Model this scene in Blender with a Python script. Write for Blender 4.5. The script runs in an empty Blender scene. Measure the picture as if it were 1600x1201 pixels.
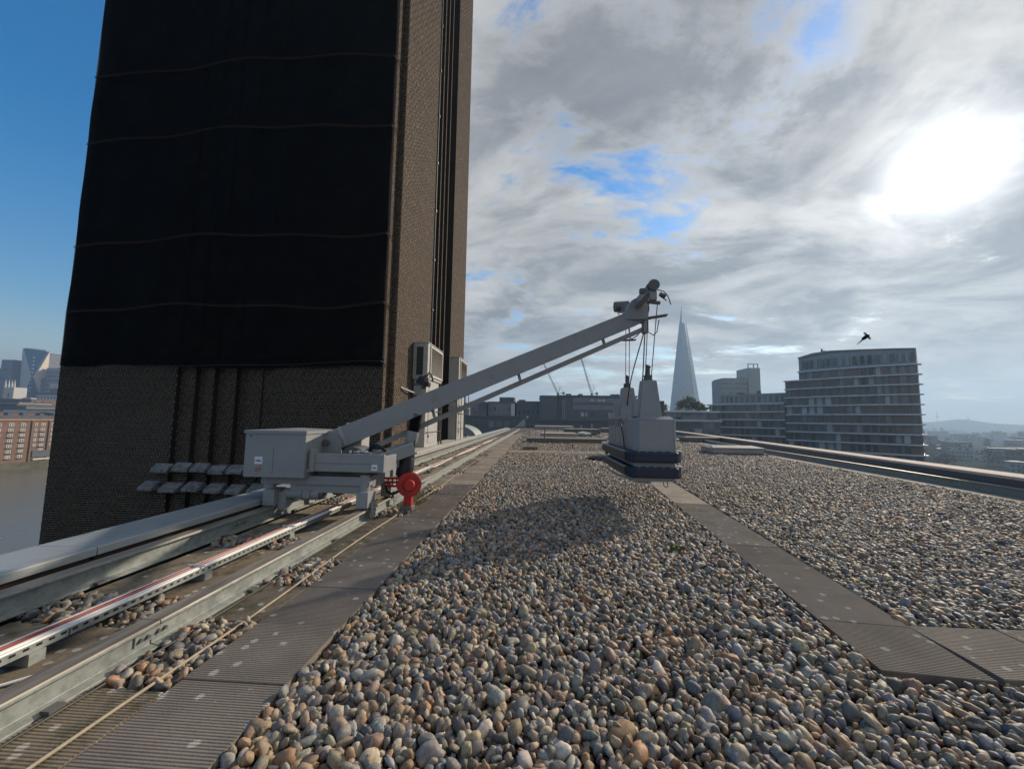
import bpy, bmesh, math, random
import numpy as np
from mathutils import Vector, Matrix, Euler
random.seed(7); rng = np.random.default_rng(11)
R = math.radians
S = bpy.context.scene
C = S.collection

# ------------------------------------------------------------------ camera
CAM_Z = 1.45
cd = bpy.data.cameras.new('camera'); cam = bpy.data.objects.new('camera', cd); C.objects.link(cam)
cd.sensor_width = 36.0; cd.lens = 606 / 1600 * 36; cd.clip_start = 0.02; cd.clip_end = 40000
_y, _p, _r = R(3.6), R(5.2), R(0.9)
f = Vector((-math.sin(_y) * math.cos(_p), math.cos(_y) * math.cos(_p), math.sin(_p)))
r0 = Vector((math.cos(_y), math.sin(_y), 0)); u0 = r0.cross(f)
r = r0 * math.cos(_r) + u0 * math.sin(_r); u = r.cross(f)
M3 = Matrix((r, u, -f)).transposed()
cam.matrix_world = Matrix.Translation((0, 0, CAM_Z)) @ M3.to_4x4()
S.camera = cam

# ------------------------------------------------------------------ light
SUN_AZ, SUN_EL = 46.0, 24.5                     # azimuth from +Y towards +X
sd = Vector((math.sin(R(SUN_AZ)) * math.cos(R(SUN_EL)), math.cos(R(SUN_AZ)) * math.cos(R(SUN_EL)), math.sin(R(SUN_EL))))
sl = bpy.data.lights.new('sun', 'SUN'); sl.energy = 5.0; sl.angle = R(0.9); sl.color = (1.0, 0.85, 0.66)
so = bpy.data.objects.new('sun', sl); C.objects.link(so); so.rotation_euler = (-sd).to_track_quat('-Z', 'Y').to_euler()
so.location = (20, 20, 40)

W = bpy.data.worlds.new('World'); S.world = W; W.use_nodes = True
def build_world():
    nt = W.node_tree; N = nt.nodes; L = nt.links; N.clear()
    def n(t, **k):
        x = N.new(t)
        for a, b in k.items(): setattr(x, a, b)
        return x
    def m(op, a, b=None, c=None, clamp=False):
        x = n('ShaderNodeMath', operation=op, use_clamp=clamp)
        for i, v in enumerate((a, b, c)):
            if v is None: continue
            if isinstance(v, (int, float)): x.inputs[i].default_value = v
            else: L.new(v, x.inputs[i])
        return x.outputs[0]
    def ramp(v, a, b, lo=0.0, hi=1.0):
        x = n('ShaderNodeMapRange', interpolation_type='SMOOTHSTEP')
        L.new(v, x.inputs[0])
        for i, q in enumerate((a, b, lo, hi)): x.inputs[i + 1].default_value = q
        return x.outputs[0]
    def mixc(fac, a, b):
        x = n('ShaderNodeMix', data_type='RGBA', clamp_factor=True)
        if isinstance(fac, float): x.inputs[0].default_value = fac
        else: L.new(fac, x.inputs[0])
        for i, v in ((6, a), (7, b)):
            if isinstance(v, tuple): x.inputs[i].default_value = (*v, 1)
            else: L.new(v, x.inputs[i])
        return x.outputs[2]
    tc = n('ShaderNodeTexCoord')
    nv = n('ShaderNodeVectorMath', operation='NORMALIZE'); L.new(tc.outputs['Generated'], nv.inputs[0])
    d = nv.outputs[0]
    sx = n('ShaderNodeSeparateXYZ'); L.new(d, sx.inputs[0])
    X, Y, Z = sx.outputs
    zc = m('ADD', m('MAXIMUM', Z, 0.0), 0.17)
    px, py = m('DIVIDE', X, zc), m('DIVIDE', Y, zc)
    cv = n('ShaderNodeCombineXYZ'); L.new(px, cv.inputs[0]); L.new(py, cv.inputs[1]); cv.inputs[2].default_value = 3.7
    def noise(vec, scale, detail, rough, dist=0.0, off=(0, 0, 0), sc=(1, 1, 1)):
        mp = n('ShaderNodeMapping'); L.new(vec, mp.inputs[0]); mp.inputs['Location'].default_value = off; mp.inputs['Scale'].default_value = sc
        x = n('ShaderNodeTexNoise'); L.new(mp.outputs[0], x.inputs['Vector'])
        x.inputs['Scale'].default_value = scale; x.inputs['Detail'].default_value = detail
        x.inputs['Roughness'].default_value = rough; x.inputs['Distortion'].default_value = dist
        return x.outputs['Fac']
    # angle to the sun
    dp = n('ShaderNodeVectorMath', operation='DOT_PRODUCT'); L.new(d, dp.inputs[0]); dp.inputs[1].default_value = sd
    cosang = m('MINIMUM', m('MAXIMUM', dp.outputs['Value'], -1.0), 1.0)
    ang = m('ARCCOSINE', cosang)
    halo = m('POWER', 2.718, m('MULTIPLY', m('POWER', m('DIVIDE', ang, R(17)), 2.0), -1.0))
    big = noise(cv.outputs[0], 0.62, 3, 0.5, 0.4, (3.1, 1.7, 0))
    mid = noise(cv.outputs[0], 1.9, 10, 0.60, 0.35, (0.4, 5.2, 0), (0.8, 1.15, 1))
    fine = noise(cv.outputs[0], 6.0, 9, 0.66, 0.5, (7.4, 1.2, 0), (0.7, 1.2, 1))
    shade = noise(cv.outputs[0], 1.9, 9, 0.58, 0.5, (2.3, 8.8, 0), (0.85, 1.1, 1))
    # the bank of cloud lies over the right (+X) half, the sky to the left (-X) is clear
    azx = m('DIVIDE', X, m('MAXIMUM', m('SQRT', m('ADD', m('MULTIPLY', X, X), m('MULTIPLY', Y, Y))), 0.05))
    bank = ramp(azx, -0.86, -0.22, -0.16, 0.085)
    cov = m('ADD', m('ADD', m('MULTIPLY', mid, 0.72), m('MULTIPLY', big, 0.40)), m('ADD', m('ADD', m('MULTIPLY', fine, 0.26), m('MULTIPLY', halo, 0.07)), bank))
    alpha = ramp(cov, 0.62, 0.735)
    thick = m('MULTIPLY', ramp(cov, 0.64, 0.78), ramp(m('ADD', m('MULTIPLY', shade, 0.72), m('MULTIPLY', fine, 0.28)), 0.40, 0.60))
    core = m('POWER', 2.718, m('MULTIPLY', m('POWER', m('DIVIDE', ang, R(4.0)), 2.0), -1.0))
    sky = n('ShaderNodeTexSky', sky_type='NISHITA', sun_disc=False)
    sky.sun_elevation = R(SUN_EL); sky.sun_rotation = R(SUN_AZ)
    sky.air_density = 1.2; sky.dust_density = 0.4; sky.ozone_density = 2.0
    hs = n('ShaderNodeHueSaturation'); hs.inputs['Hue'].default_value = 0.504; hs.inputs['Saturation'].default_value = 1.58; hs.inputs['Value'].default_value = 1.5
    L.new(sky.outputs[0], hs.inputs['Color'])
    # cloud radiance in the same units as the sky (times strength 0.1)
    ccol = mixc(thick, (7.6, 7.5, 7.35), (2.9, 3.05, 3.3))
    wob = ramp(fine, 0.3, 0.7, 0.80, 1.14)
    wm = n('ShaderNodeVectorMath', operation='SCALE'); L.new(ccol, wm.inputs[0]); L.new(wob, wm.inputs['Scale'])
    lowz = ramp(Z, 0.0, 0.22)
    warm = n('ShaderNodeMix', data_type='RGBA', blend_type='MULTIPLY'); warm.inputs[0].default_value = 1.0
    L.new(wm.outputs[0], warm.inputs[6]); L.new(mixc(lowz, (1.0, 0.95, 0.88), (1.0, 1.0, 1.0)), warm.inputs[7])
    gain = m('ADD', m('MULTIPLY', halo, 0.32), 0.79)
    lit = n('ShaderNodeVectorMath', operation='SCALE'); L.new(warm.outputs[2], lit.inputs[0]); L.new(gain, lit.inputs['Scale'])
    base = mixc(alpha, hs.outputs[0], lit.outputs[0])
    # far haze: the clouds melt into a pale band above the horizon
    hz = m('MULTIPLY', ramp(Z, 0.20, -0.02), 0.62)
    base = mixc(hz, base, (9.6, 9.0, 8.2))
    # the veiled sun behind thin cloud
    veil = m('ADD', m('MULTIPLY', core, 25.0), m('MULTIPLY', halo, 0.12))
    soft = m('MULTIPLY', veil, ramp(thick, 0.0, 1.0, 1.0, 0.72))
    sc_ = n('ShaderNodeVectorMath', operation='SCALE'); sc_.inputs[0].default_value = (1.0, 0.98, 0.95); L.new(soft, sc_.inputs['Scale'])
    ad = n('ShaderNodeVectorMath', operation='ADD'); L.new(base, ad.inputs[0]); L.new(sc_.outputs[0], ad.inputs[1])
    bg = n('ShaderNodeBackground'); bg.inputs['Strength'].default_value = 0.1; L.new(ad.outputs[0], bg.inputs['Color'])
    out = n('ShaderNodeOutputWorld'); L.new(bg.outputs[0], out.inputs[0])
build_world()
W.cycles.sampling_method = 'MANUAL'; W.cycles.sample_map_resolution = 1024

S.view_settings.view_transform = 'Standard'; S.view_settings.look = 'None'
S.view_settings.exposure = 0.06; S.view_settings.gamma = 1.0; S.view_settings.use_curve_mapping = False
S.cycles.max_bounces = 6; S.cycles.diffuse_bounces = 3; S.cycles.glossy_bounces = 3; S.cycles.transmission_bounces = 4
S.cycles.transparent_max_bounces = 8; S.cycles.volume_bounces = 0; S.cycles.use_denoising = True
S.cycles.sample_clamp_indirect = 8.0; S.cycles.caustics_reflective = False; S.cycles.caustics_refractive = False

# ------------------------------------------------------------------ helpers
OFF = {}                                            # world offset of each parent object
def tag(o, label=None, cat=None, group=None, kind=None):
    if label: o['label'] = label
    if cat: o['category'] = cat
    if group: o['group'] = group
    if kind: o['kind'] = kind
    return o
def thing(name, label, cat, loc=(0, 0, 0), group=None):
    o = bpy.data.objects.new(name, None); C.objects.link(o); o.location = loc; o.empty_display_size = 0.1
    OFF[o.name] = Vector(loc)
    return tag(o, label, cat, group)
class MB:
    def __init__(s): s.v = []; s.f = []
    def add(s, vs, fs):
        b = len(s.v); s.v += [tuple(p) for p in vs]; s.f += [tuple(i + b for i in q) for q in fs]; return s
    def box(s, x0, x1, y0, y1, z0, z1):
        return s.add([(x0, y0, z0), (x1, y0, z0), (x1, y1, z0), (x0, y1, z0), (x0, y0, z1), (x1, y0, z1), (x1, y1, z1), (x0, y1, z1)],
                     [(0, 3, 2, 1), (4, 5, 6, 7), (0, 1, 5, 4), (1, 2, 6, 5), (2, 3, 7, 6), (3, 0, 4, 7)])
    def beam(s, a, b, w, h, up=(0, 0, 1), w2=None, h2=None):
        a, b = Vector(a), Vector(b); d = (b - a).normalized(); side = d.cross(Vector(up)).normalized(); top = side.cross(d)
        w2 = w if w2 is None else w2; h2 = h if h2 is None else h2
        vs = []
        for p, ww, hh in ((a, w, h), (b, w2, h2)):
            for i, j in ((-1, -1), (1, -1), (1, 1), (-1, 1)): vs.append(p + side * (i * ww / 2) + top * (j * hh / 2))
        return s.add(vs, [(0, 3, 2, 1), (4, 5, 6, 7), (0, 1, 5, 4), (1, 2, 6, 5), (2, 3, 7, 6), (3, 0, 4, 7)])
    def cyl(s, a, b, r, n=14, r2=None, caps=True):
        a, b = Vector(a), Vector(b); d = (b - a).normalized(); q = d.orthogonal().normalized(); w = d.cross(q)
        r2 = r if r2 is None else r2; vs = []
        for p, rr in ((a, r), (b, r2)):
            for k in range(n):
                t = 2 * math.pi * k / n; vs.append(p + q * (rr * math.cos(t)) + w * (rr * math.sin(t)))
        fs = [(k, (k + 1) % n, n + (k + 1) % n, n + k) for k in range(n)]
        if caps: fs += [tuple(range(n))[::-1], tuple(range(n, 2 * n))]
        return s.add(vs, fs)
    def tube(s, pts, r, n=6):
        pts = [Vector(p) for p in pts]; m = len(pts); vs = []
        rr = r if isinstance(r, (list, tuple)) else [r] * m
        for i, p in enumerate(pts):
            d = (pts[min(i + 1, m - 1)] - pts[max(i - 1, 0)]).normalized()
            ref = Vector((0, 0, 1)) if abs(d.z) < 0.9 else Vector((1, 0, 0))
            q = d.cross(ref).normalized(); w = q.cross(d)
            for k in range(n):
                t = 2 * math.pi * k / n; vs.append(p + (q * math.cos(t) + w * math.sin(t)) * rr[i])
        fs = [(i * n + k, i * n + (k + 1) % n, (i + 1) * n + (k + 1) % n, (i + 1) * n + k) for i in range(m - 1) for k in range(n)]
        fs += [tuple(range(n))[::-1], tuple(range((m - 1) * n, m * n))]
        return s.add(vs, fs)
    def prism(s, poly, z0, z1):
        n = len(poly); vs = [(x, y, z0) for x, y in poly] + [(x, y, z1) for x, y in poly]
        return s.add(vs, [tuple(range(n))[::-1], tuple(range(n, 2 * n))] + [(k, (k + 1) % n, n + (k + 1) % n, n + k) for k in range(n)])
    def profile(s, poly, a, b, side, up=(0, 0, 1)):
        """extrude a 2-D profile (u along side, v along up) from a to b"""
        a, b, side, up = Vector(a), Vector(b), Vector(side), Vector(up); n = len(poly)
        vs = [p + side * x + up * y for p in (a, b) for x, y in poly]
        return s.add(vs, [tuple(range(n)), tuple(range(n, 2 * n))[::-1]] + [(k, n + k, n + (k + 1) % n, (k + 1) % n) for k in range(n)])
    def build(s, name, mat, parent=None, smooth=False, bevel=0.0, seg=2):
        off = OFF.get(parent.name, Vector()) if parent else Vector()
        me = bpy.data.meshes.new(name); me.from_pydata([(x - off.x, y - off.y, z - off.z) for x, y, z in s.v], [], s.f); me.update()
        bm = bmesh.new(); bm.from_mesh(me); bmesh.ops.recalc_face_normals(bm, faces=bm.faces); bm.to_mesh(me); bm.free()
        o = bpy.data.objects.new(name, me); C.objects.link(o)
        if mat: me.materials.append(mat)
        if parent: o.parent = parent; OFF[o.name] = off.copy()
        if smooth:
            me.polygons.foreach_set('use_smooth', [True] * len(me.polygons))
            me.set_sharp_from_angle(angle=R(40))
        if bevel:
            b = o.modifiers.new('bevel', 'BEVEL'); b.width = bevel; b.segments = seg; b.limit_method = 'ANGLE'; b.angle_limit = R(35)
        return o
def inst(src, loc, parent=None, name=None, rot=None, scale=None):
    o = bpy.data.objects.new(name or src.name.split('.')[0], src if isinstance(src, bpy.types.Mesh) else src.data); C.objects.link(o)
    off = OFF.get(parent.name, Vector()) if parent else Vector()
    o.location = Vector(loc) - off
    if parent: o.parent = parent; OFF[o.name] = off.copy()
    if rot: o.rotation_euler = rot
    if scale: o.scale = scale
    return o
def meshdata(name, mb, mat):
    me = bpy.data.meshes.new(name); me.from_pydata(mb.v, [], mb.f); me.materials.append(mat); me.update()
    bm = bmesh.new(); bm.from_mesh(me); bmesh.ops.recalc_face_normals(bm, faces=bm.faces); bm.to_mesh(me); bm.free()
    return me
def copy_tree(o, parent=None, loc=None):
    c = o.copy(); C.objects.link(c); c.parent = parent
    if loc is not None: c.location = loc
    for ch in [x for x in o.children]: copy_tree(ch, c)
    return c

# ------------------------------------------------------------------ materials
MATS = {}
def pm(name, col, rough=0.6, metal=0.0, var=0.15, scale=6.0, bump=0.0, bscale=40.0, col2=None, c2scale=3.0, c2lo=0.5, c2hi=0.65, spec=0.4, perobj=0.0, stretch=(1, 1, 1), coat=0.0):
    if name in MATS: return MATS[name]
    m = bpy.data.materials.new(name); m.use_nodes = True; nt = m.node_tree; N = nt.nodes; L = nt.links
    b = N['Principled BSDF']; b.inputs['Roughness'].default_value = rough; b.inputs['Metallic'].default_value = metal
    b.inputs['Specular IOR Level'].default_value = spec; b.inputs['Coat Weight'].default_value = coat
    tc = N.new('ShaderNodeTexCoord'); geo = N.new('ShaderNodeNewGeometry')
    mp = N.new('ShaderNodeMapping'); L.new(geo.outputs['Position'], mp.inputs[0]); mp.inputs['Scale'].default_value = stretch
    n1 = N.new('ShaderNodeTexNoise'); L.new(mp.outputs[0], n1.inputs['Vector']); n1.inputs['Scale'].default_value = scale; n1.inputs['Detail'].default_value = 5
    mr = N.new('ShaderNodeMapRange'); L.new(n1.outputs['Fac'], mr.inputs[0]); mr.inputs[1].default_value = 0.25; mr.inputs[2].default_value = 0.75
    mr.inputs[3].default_value = 1 - var; mr.inputs[4].default_value = 1 + var
    base = N.new('ShaderNodeMix'); base.data_type = 'RGBA'; base.inputs[6].default_value = (*col, 1); base.inputs[7].default_value = (*(col2 or col), 1)
    if col2:
        n2 = N.new('ShaderNodeTexNoise'); L.new(mp.outputs[0], n2.inputs['Vector']); n2.inputs['Scale'].default_value = c2scale; n2.inputs['Detail'].default_value = 6; n2.inputs['Roughness'].default_value = 0.65
        r2 = N.new('ShaderNodeMapRange'); L.new(n2.outputs['Fac'], r2.inputs[0]); r2.inputs[1].default_value = c2lo; r2.inputs[2].default_value = c2hi
        L.new(r2.outputs[0], base.inputs[0])
    else: base.inputs[0].default_value = 0.0
    sc = N.new('ShaderNodeVectorMath'); sc.operation = 'SCALE'; L.new(base.outputs[2], sc.inputs[0])
    if perobj:
        oi = N.new('ShaderNodeObjectInfo'); pr = N.new('ShaderNodeMapRange'); L.new(oi.outputs['Random'], pr.inputs[0]); pr.inputs[3].default_value = 1 - perobj; pr.inputs[4].default_value = 1 + perobj
        mu = N.new('ShaderNodeMath'); mu.operation = 'MULTIPLY'; L.new(mr.outputs[0], mu.inputs[0]); L.new(pr.outputs[0], mu.inputs[1]); L.new(mu.outputs[0], sc.inputs['Scale'])
    else: L.new(mr.outputs[0], sc.inputs['Scale'])
    L.new(sc.outputs[0], b.inputs['Base Color'])
    rr = N.new('ShaderNodeMapRange'); L.new(n1.outputs['Fac'], rr.inputs[0]); rr.inputs[3].default_value = max(0.02, rough - 0.12); rr.inputs[4].default_value = min(1, rough + 0.12)
    L.new(rr.outputs[0], b.inputs['Roughness'])
    if bump:
        n3 = N.new('ShaderNodeTexNoise'); L.new(mp.outputs[0], n3.inputs['Vector']); n3.inputs['Scale'].default_value = bscale; n3.inputs['Detail'].default_value = 4
        bp = N.new('ShaderNodeBump'); bp.inputs['Strength'].default_value = bump; bp.inputs['Distance'].default_value = 0.01
        L.new(n3.outputs['Fac'], bp.inputs['Height']); L.new(bp.outputs[0], b.inputs['Normal'])
    MATS[name] = m; return m
def attr_mat(name, attr, kind, rough, bump, bscale, speck=0.0, spec=0.4, speck_scale=60):
    m = bpy.data.materials.new(name); m.use_nodes = True; nt = m.node_tree; N = nt.nodes; L = nt.links
    b = N['Principled BSDF']; b.inputs['Roughness'].default_value = rough; b.inputs['Specular IOR Level'].default_value = spec
    a = N.new('ShaderNodeAttribute'); a.attribute_type = kind; a.attribute_name = attr
    tc = N.new('ShaderNodeTexCoord'); vec = tc.outputs['Object']
    n1 = N.new('ShaderNodeTexNoise'); L.new(vec, n1.inputs['Vector']); n1.inputs['Scale'].default_value = speck_scale; n1.inputs['Detail'].default_value = 4
    mr = N.new('ShaderNodeMapRange'); L.new(n1.outputs['Fac'], mr.inputs[0]); mr.inputs[1].default_value = 0.3; mr.inputs[2].default_value = 0.7; mr.inputs[3].default_value = 1 - speck; mr.inputs[4].default_value = 1 + speck
    sc = N.new('ShaderNodeVectorMath'); sc.operation = 'SCALE'; L.new(a.outputs['Color'], sc.inputs[0]); L.new(mr.outputs[0], sc.inputs['Scale']); L.new(sc.outputs[0], b.inputs['Base Color'])
    if bump:
        bp = N.new('ShaderNodeBump'); bp.inputs['Strength'].default_value = bump; bp.inputs['Distance'].default_value = 0.01; L.new(n1.outputs['Fac'], bp.inputs['Height']); L.new(bp.outputs[0], b.inputs['Normal'])
    return m

M_bmu = pm('grey_painted_steel', (0.285, 0.30, 0.315), 0.45, 0, 0.06, 3, 0.02, 60, col2=(0.235, 0.235, 0.232), c2scale=5, c2lo=0.58, c2hi=0.75)
M_bmu_d = pm('dark_grey_steel', (0.12, 0.125, 0.13), 0.5, 0, 0.12, 5)
M_galv = pm('galvanised_steel', (0.33, 0.355, 0.34), 0.55, 0.15, 0.14, 9, 0.06, 30, col2=(0.25, 0.27, 0.25), c2scale=22, c2lo=0.45, c2hi=0.62)
M_railtop = pm('worn_rail_top', (0.30, 0.27, 0.23), 0.5, 0.2, 0.22, 12, 0.1, 60, col2=(0.17, 0.14, 0.11), c2scale=7, c2lo=0.45, c2hi=0.6, stretch=(1, 0.12, 1))
M_cap = pm('coping_aluminium', (0.43, 0.45, 0.45), 0.42, 0.3, 0.07, 2.2, 0.02, 30, col2=(0.36, 0.37, 0.36), c2scale=3.5, c2lo=0.5, c2hi=0.7)
M_black = pm('black_rubber', (0.016, 0.016, 0.018), 0.55, 0, 0.2, 8)
M_red = pm('red_paint', (0.42, 0.028, 0.022), 0.42, 0, 0.14, 9, 0.03, 40, col2=(0.30, 0.03, 0.025), c2scale=10, c2lo=0.5, c2hi=0.7)
M_navy = pm('navy_foam_bumper', (0.022, 0.032, 0.058), 0.6, 0, 0.12, 10, 0.05, 30)
M_cable = pm('dark_cable', (0.03, 0.03, 0.033), 0.5)
M_wire = pm('wire_rope', (0.13, 0.135, 0.14), 0.45, 0.5)
M_white = pm('white_pvc', (0.72, 0.72, 0.70), 0.4, 0, 0.06, 20)
M_redcab = pm('red_cable', (0.36, 0.07, 0.05), 0.5, 0, 0.1, 20)
M_rope = pm('beige_rope', (0.40, 0.34, 0.24), 0.8, 0, 0.15, 30)
M_stick = pm('sticker_white', (0.75, 0.78, 0.80), 0.5, 0, 0.03, 20)
M_blue = pm('sticker_blue', (0.02, 0.10, 0.28), 0.5)
M_orange = pm('worn_orange_print', (0.42, 0.15, 0.08), 0.6, 0, 0.2, 60)
M_louvre = pm('louvre_white', (0.62, 0.60, 0.55), 0.5, 0, 0.08, 6, col2=(0.5, 0.47, 0.41), c2scale=5, c2lo=0.5, c2hi=0.7)
M_ahu = pm('pale_grey_casing', (0.44, 0.44, 0.43), 0.5, 0, 0.06, 3, col2=(0.37, 0.355, 0.33), c2scale=4, c2lo=0.52, c2hi=0.72)
M_mortar = pm('mortar', (0.19, 0.148, 0.108), 0.9, 0, 0.15, 5, 0.2, 50)
M_stone = pm('grey_stone', (0.20, 0.205, 0.21), 0.85, 0, 0.2, 7, 0.3, 20, col2=(0.10, 0.10, 0.10), c2scale=6, c2lo=0.48, c2hi=0.62)
M_moss = pm('weed_green', (0.10, 0.14, 0.03), 0.7, 0, 0.3, 60)
M_dry = pm('dry_weed', (0.26, 0.21, 0.10), 0.7, 0, 0.3, 60)
M_felt = pm('grey_roof_felt', (0.17, 0.165, 0.16), 0.85, 0, 0.2, 3, 0.2, 60)
M_bed = pm('under_gravel', (0.055, 0.05, 0.045), 0.95, 0, 0.3, 30, 0.4, 50)
M_ply = pm('pale_plank', (0.55, 0.43, 0.29), 0.7, 0, 0.1, 4)

def slab_mat(name, c1, c2, moss=0.0):
    m = bpy.data.materials.new(name); m.use_nodes = True; nt = m.node_tree; N = nt.nodes; L = nt.links
    b = N['Principled BSDF']; b.inputs['Roughness'].default_value = 0.85; b.inputs['Specular IOR Level'].default_value = 0.3
    geo = N.new('ShaderNodeNewGeometry'); P = geo.outputs['Position']
    def noise(s, d=5, r=0.6):
        x = N.new('ShaderNodeTexNoise'); L.new(P, x.inputs['Vector']); x.inputs['Scale'].default_value = s; x.inputs['Detail'].default_value = d; x.inputs['Roughness'].default_value = r; return x.outputs['Fac']
    def mr(v, a, c, lo=0., hi=1.):
        x = N.new('ShaderNodeMapRange'); L.new(v, x.inputs[0]); x.inputs[1].default_value = a; x.inputs[2].default_value = c; x.inputs[3].default_value = lo; x.inputs[4].default_value = hi; return x.outputs[0]
    def mix(fac, a, c):
        x = N.new('ShaderNodeMix'); x.data_type = 'RGBA'; L.new(fac, x.inputs[0])
        for i, q in ((6, a), (7, c)):
            if isinstance(q, tuple): x.inputs[i].default_value = (*q, 1)
            else: L.new(q, x.inputs[i])
        return x.outputs[2]
    col = mix(mr(noise(2.3), 0.35, 0.65), c1, c2)
    col = mix(mr(noise(90, 3), 0.45, 0.7, 0, 0.5), col, (c1[0] * .45, c1[1] * .45, c1[2] * .45))
    if moss: col = mix(mr(noise(5.5, 7, .7), 0.47, 0.62, 0, moss), col, (0.055, 0.062, 0.03))
    # scattered lichen blotches
    vo = N.new('ShaderNodeTexVoronoi'); L.new(P, vo.inputs['Vector']); vo.inputs['Scale'].default_value = 10; vo.inputs['Randomness'].default_value = 1
    wob = N.new('ShaderNodeMath'); wob.operation = 'MULTIPLY_ADD'; L.new(noise(70, 2), wob.inputs[0]); wob.inputs[1].default_value = 0.30; L.new(vo.outputs['Distance'], wob.inputs[2])
    hid = N.new('ShaderNodeSeparateColor'); L.new(vo.outputs['Color'], hid.inputs[0])
    spot = N.new('ShaderNodeMath'); spot.operation = 'MULTIPLY'; L.new(mr(wob.outputs[0], 0.40, 0.35), spot.inputs[0]); L.new(mr(hid.outputs[0], 0.55, 0.58), spot.inputs[1])
    col = mix(spot.outputs[0], col, (0.46, 0.43, 0.38))
    oi = N.new('ShaderNodeObjectInfo'); sc = N.new('ShaderNodeVectorMath'); sc.operation = 'SCALE'; L.new(col, sc.inputs[0]); L.new(mr(oi.outputs['Random'], 0, 1, 0.82, 1.12), sc.inputs['Scale'])
    L.new(sc.outputs[0], b.inputs['Base Color'])
    bp = N.new('ShaderNodeBump'); bp.inputs['Strength'].default_value = 0.35; bp.inputs['Distance'].default_value = 0.004; L.new(noise(160, 3), bp.inputs['Height']); L.new(bp.outputs[0], b.inputs['Normal'])
    return m
M_slab = slab_mat('ribbed_concrete_slab', (0.27, 0.228, 0.188), (0.195, 0.165, 0.138))
M_slab2 = slab_mat('mossy_concrete_slab', (0.28, 0.23, 0.17), (0.205, 0.168, 0.125), 0.65)
M_slab3 = slab_mat('pale_concrete_slab', (0.30, 0.265, 0.23), (0.22, 0.195, 0.17), 0.2)

GZ = -26.0                                          # street level below the roof
# ------------------------------------------------------------------ setting: ground, river, roof
def struct(name, mb, mat, **k):
    o = mb.build(name, mat, None, **k); o['kind'] = 'structure'; return o
kerb_x = lambda y: 9.50 + 0.10 * (y - 8.33)
rail_x = lambda y: 10.02 + 0.115 * (y - 8.33)
par_x = lambda y: 10.26 + 0.165 * (y - 8.7)
path_l = lambda y: 2.07 + 0.094 * (y - 2.54)
M_ground = pm('city_ground', (0.06, 0.06, 0.057), 1.0, 0, 0.3, 0.02, col2=(0.035, 0.045, 0.025), c2scale=0.006, c2lo=0.45, c2hi=0.6, spec=0.0)
M_water = pm('river_water', (0.15, 0.14, 0.10), 0.3, 0, 0.12, 0.03, 1.0, 0.6, spec=0.35)
struct('ground', MB().add([(-75, -1500, GZ), (4200, -1500, GZ), (4200, 4200, GZ), (-75, 4200, GZ), (-4200, -1500, GZ), (-268, -1500, GZ), (-268, 4200, GZ), (-4200, 4200, GZ)],
       [(0, 1, 2, 3), (4, 5, 6, 7)]), M_ground)
struct('river', MB().add([(-280, -1500, GZ - 2), (-70, -1500, GZ - 2), (-70, 4200, GZ - 2), (-280, 4200, GZ - 2)], [(0, 1, 2, 3)]), M_water)
M_quay = pm('quay_wall', (0.13, 0.12, 0.09), 0.9, 0, 0.3, 0.4, col2=(0.07, 0.085, 0.04), c2scale=0.3)
struct('quay', MB().box(-75.4, -74.6, -400, 900, GZ - 4, GZ + 1.0), M_quay)
struct('far_quay', MB().box(-269.4, -267.6, -400, 1500, GZ - 4, GZ + 1.2), M_quay)
M_facadebrick = pm('museum_brick', (0.10, 0.07, 0.055), 0.9, 0, 0.2, 2)
roof = struct('roof_deck', MB().prism([(-4.45, -3), (par_x(-3) + .75, -3), (par_x(76) + .75, 76), (-4.45, 76)], -0.6, -0.075), M_bed)
struct('museum_building', MB().prism([(-4.44, -2.9), (par_x(-3) + .6, -2.9), (par_x(76) + .6, 75.9), (-4.44, 75.9)], GZ, -0.61), M_facadebrick)

# ------------------------------------------------------------------ gravel (stuff)
def make_pebbles():
    meshes = []
    col = bpy.data.collections.new('pebble_shapes')
    for k in range(9):
        bm = bmesh.new(); bmesh.ops.create_icosphere(bm, subdivisions=2 if k < 7 else 2, radius=0.5)
        a = random.uniform(.66, .92); b = random.uniform(.46, .74); ph = [random.uniform(0, 6.28) for _ in range(6)]
        for v in bm.verts:
            p = v.co.normalized()
            q = 0.5 * (1 + .17 * math.sin(3.1 * p.x + ph[0]) * math.cos(2.7 * p.y + ph[1]) + .13 * math.sin(4.3 * p.z + 2.2 * p.x + ph[2]) + .07 * math.sin(6 * p.y + ph[3]))
            if k % 3 == 0: q *= 1 - .28 * max(0, p.dot(Vector((math.cos(ph[4]), math.sin(ph[4]), .3)).normalized()))
            e = 0.9
            v.co = Vector((math.copysign(abs(p.x) ** e, p.x), math.copysign(abs(p.y) ** e, p.y) * a, math.copysign(abs(p.z) ** e, p.z) * b)) * q
        me = bpy.data.meshes.new('pebble_shape'); bm.to_mesh(me); bm.free()
        me.polygons.foreach_set('use_smooth', [True] * len(me.polygons)); me.materials.append(M_pebble)
        o = bpy.data.objects.new('pebble_shape_%d' % k, me); col.objects.link(o)
    return col
M_pebble = attr_mat('pebble', 'col', 'INSTANCER', 0.62, 0.16, 7.0, 0.26, 0.35, 6.0)
PEB = make_pebbles()
pal = np.array([(.37, .28, .19), (.27, .22, .165), (.43, .36, .275), (.215, .205, .185), (.29, .28, .265), (.13, .12, .112), (.165, .165, .17), (.37, .225, .13), (.48, .43, .36), (.25, .175, .12), (.29, .235, .18), (.34, .31, .265)])
pal_p = np.array([.13, .12, .09, .13, .10, .08, .07, .06, .05, .08, .05, .04]); pal_p /= pal_p.sum()
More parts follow.
